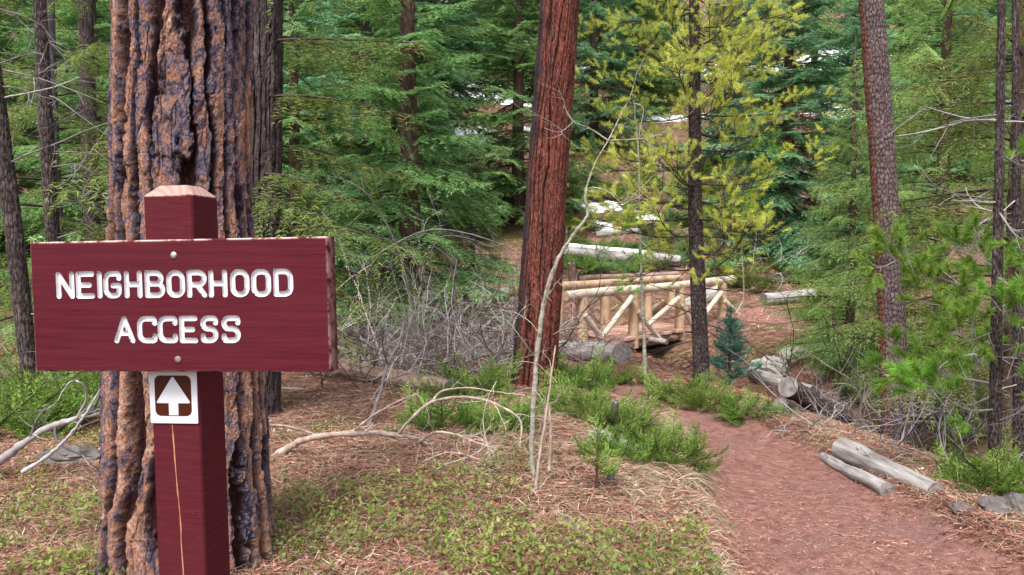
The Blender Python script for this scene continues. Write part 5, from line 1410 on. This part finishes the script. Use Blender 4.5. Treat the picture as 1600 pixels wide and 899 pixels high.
# bearberry mats
x, y = scatter(70000, 2.9, 9.5, 1.4)
pm = path_margin(x, y)
sx_, sy_ = screen(x, y, terrain(x, y))
mask = fbm(x * 1.1 + 3, y * 1.1, 3, 40) + .5 * fbm(x * 4.5, y * 4.5, 3, 41) - .07 + .20 * np.exp(-((x + .35) / 1.0) ** 2 - ((y - 4.6) / .9) ** 2) + .16 * np.exp(-((x + 2.7) / .6) ** 2 - ((y - 4.9) / .9) ** 2) - .12 * sstep(6.2, 7.2, y) - .3 * (x > 2)
k = (mask > .81) & (pm > .1); x, y = x[k], y[k]
hh = np.clip((mask[k] - .77) * 1.3, .0, .11)
n_ = len(x)
c_ = np.stack([x, y, terrain(x, y) + .01 + hh * rs.uniform(.1, 1, n_)], -1)
a_ = rs.uniform(0, 6.283, n_); el = rs.uniform(-.1, 1.1, n_); s_ = rs.uniform(.006, .019, n_)
u_ = np.stack([np.cos(a_) * np.cos(el), np.sin(a_) * np.cos(el), np.sin(el)], -1)
v_ = unit(np.cross(u_, np.array([0, 0, 1.]) + rs.normal(0, .35, (n_, 3))))
V = np.stack([c_, c_ + u_ * (s_ * .9)[:, None] + v_ * (s_ * .55)[:, None], c_ + u_ * (s_ * 2.0)[:, None], c_ + u_ * (s_ * .9)[:, None] - v_ * (s_ * .55)[:, None]], 1).reshape(-1, 3)
mb = MB(); mb.add(V, np.arange(n_ * 4).reshape(-1, 4), 0, np.clip(.55 * rs.uniform(0, 1, n_) + 1.1 * (fbm(x * 6, y * 6, 2, 61) - .3), 0, 1))
tag(mb.build('bearberry_mat', 'groundleaf'), 'low green bearberry leaves matting the ground', None, None, 'stuff')

# dry grass: flattened blades everywhere, tufts hanging over the bank of the path
def blades(P0, D0, L, w, sag, rnd, mb):
    n_ = len(P0); S = 3
    t_ = np.linspace(0, 1, S + 1)
    pts = P0[:, None, :] + D0[:, None, :] * (L[:, None] * t_)[..., None]
    pts[:, :, 2] -= (sag * L)[:, None] * t_ ** 2
    gz = terrain(pts[..., 0], pts[..., 1]) + .012
    pts[:, :, 2] = np.maximum(pts[:, :, 2], gz)
    sd_ = unit(np.cross(D0, np.array([0, 0, 1.]) + rs.normal(0, .4, (n_, 3))))
    wd = w[:, None] * (1 - .85 * t_)
    A_ = pts - sd_[:, None, :] * wd[..., None]; B__ = pts + sd_[:, None, :] * wd[..., None]
    V = np.concatenate([A_, B__], 1).reshape(-1, 3)
    q = np.arange(S); F = np.stack([q, q + 1, q + S + 2, q + S + 1], -1)
    F = (F[None] + (np.arange(n_) * 2 * (S + 1))[:, None, None]).reshape(-1, 4)
    mb.add(V, F, 0, np.repeat(rnd, S))
mb = MB()
# tufts along the left bank
pp = smooth_path(PATH, 400); tt_ = unit(np.gradient(pp[:, :2], axis=0)); nn = np.stack([-tt_[:, 1], tt_[:, 0]], -1)
sel = np.nonzero((pp[:, 1] > 2.6) & (pp[:, 1] < 8.3))[0]
for k in range(330):
    i_ = rs.choice(sel); off = rs.uniform(.0, .55) if rs.random() < .7 else rs.uniform(.3, 1.6)
    c_ = pp[i_, :2] + nn[i_] * (pp[i_, 2] + .02 + off)
    m_ = rs.integers(22, 46); a0 = -nn[i_] * 1.0 + np.array([rs.normal(0, .35), -.45 + rs.normal(0, .35)])
    b_ = c_ + rs.normal(0, .035, (m_, 2)); dd = unit(a0 + rs.normal(0, .55, (m_, 2)))
    P0 = np.column_stack([b_, terrain(b_[:, 0], b_[:, 1])]); D0 = unit(np.column_stack([dd, rs.uniform(.15, 1.0, m_)]))
    g_ = rs.random() < .3
    blades(P0, D0, rs.uniform(.12, .34, m_), rs.uniform(.0012, .0024, m_), rs.uniform(.7, 1.3, m_), np.clip(rs.uniform(.0, .8, m_) + (.2 if g_ else 0), 0, 1), mb)
# right hand side of the path
for k in range(110):
    i_ = rs.choice(sel); c_ = pp[i_, :2] - nn[i_] * (pp[i_, 2] + rs.uniform(.0, .5))
    m_ = rs.integers(10, 24); b_ = c_ + rs.normal(0, .05, (m_, 2)); dd = unit(rs.normal(0, 1, (m_, 2)))
    P0 = np.column_stack([b_, terrain(b_[:, 0], b_[:, 1])]); D0 = unit(np.column_stack([dd, rs.uniform(.2, 1.5, m_)]))
    blades(P0, D0, rs.uniform(.08, .3, m_), rs.uniform(.001, .002, m_), rs.uniform(.6, 1.2, m_), rs.uniform(0, .85, m_), mb)
# loose flattened blades
x, y = scatter(40000, 2.7, 9); pm = path_margin(x, y); k = (pm > .08) & (fbm(x * 1.3, y * 1.3, 3, 50) > .36); x, y = x[k], y[k]; n_ = len(x)
dd = unit(np.stack([.5 + rs.normal(0, .8, n_), -.4 + rs.normal(0, .8, n_), rs.uniform(.05, .6, n_)], -1))
blades(np.stack([x, y, terrain(x, y) + .01], -1), dd, rs.uniform(.1, .38, n_), rs.uniform(.0012, .0026, n_), rs.uniform(.5, 1.2, n_), np.clip(rs.beta(2, 1.5, n_) * .9, 0, 1), mb)
tag(mb.build('dry_grass', 'dry_grass'), 'straw coloured dry grass lying over the bank and verge', None, None, 'stuff')
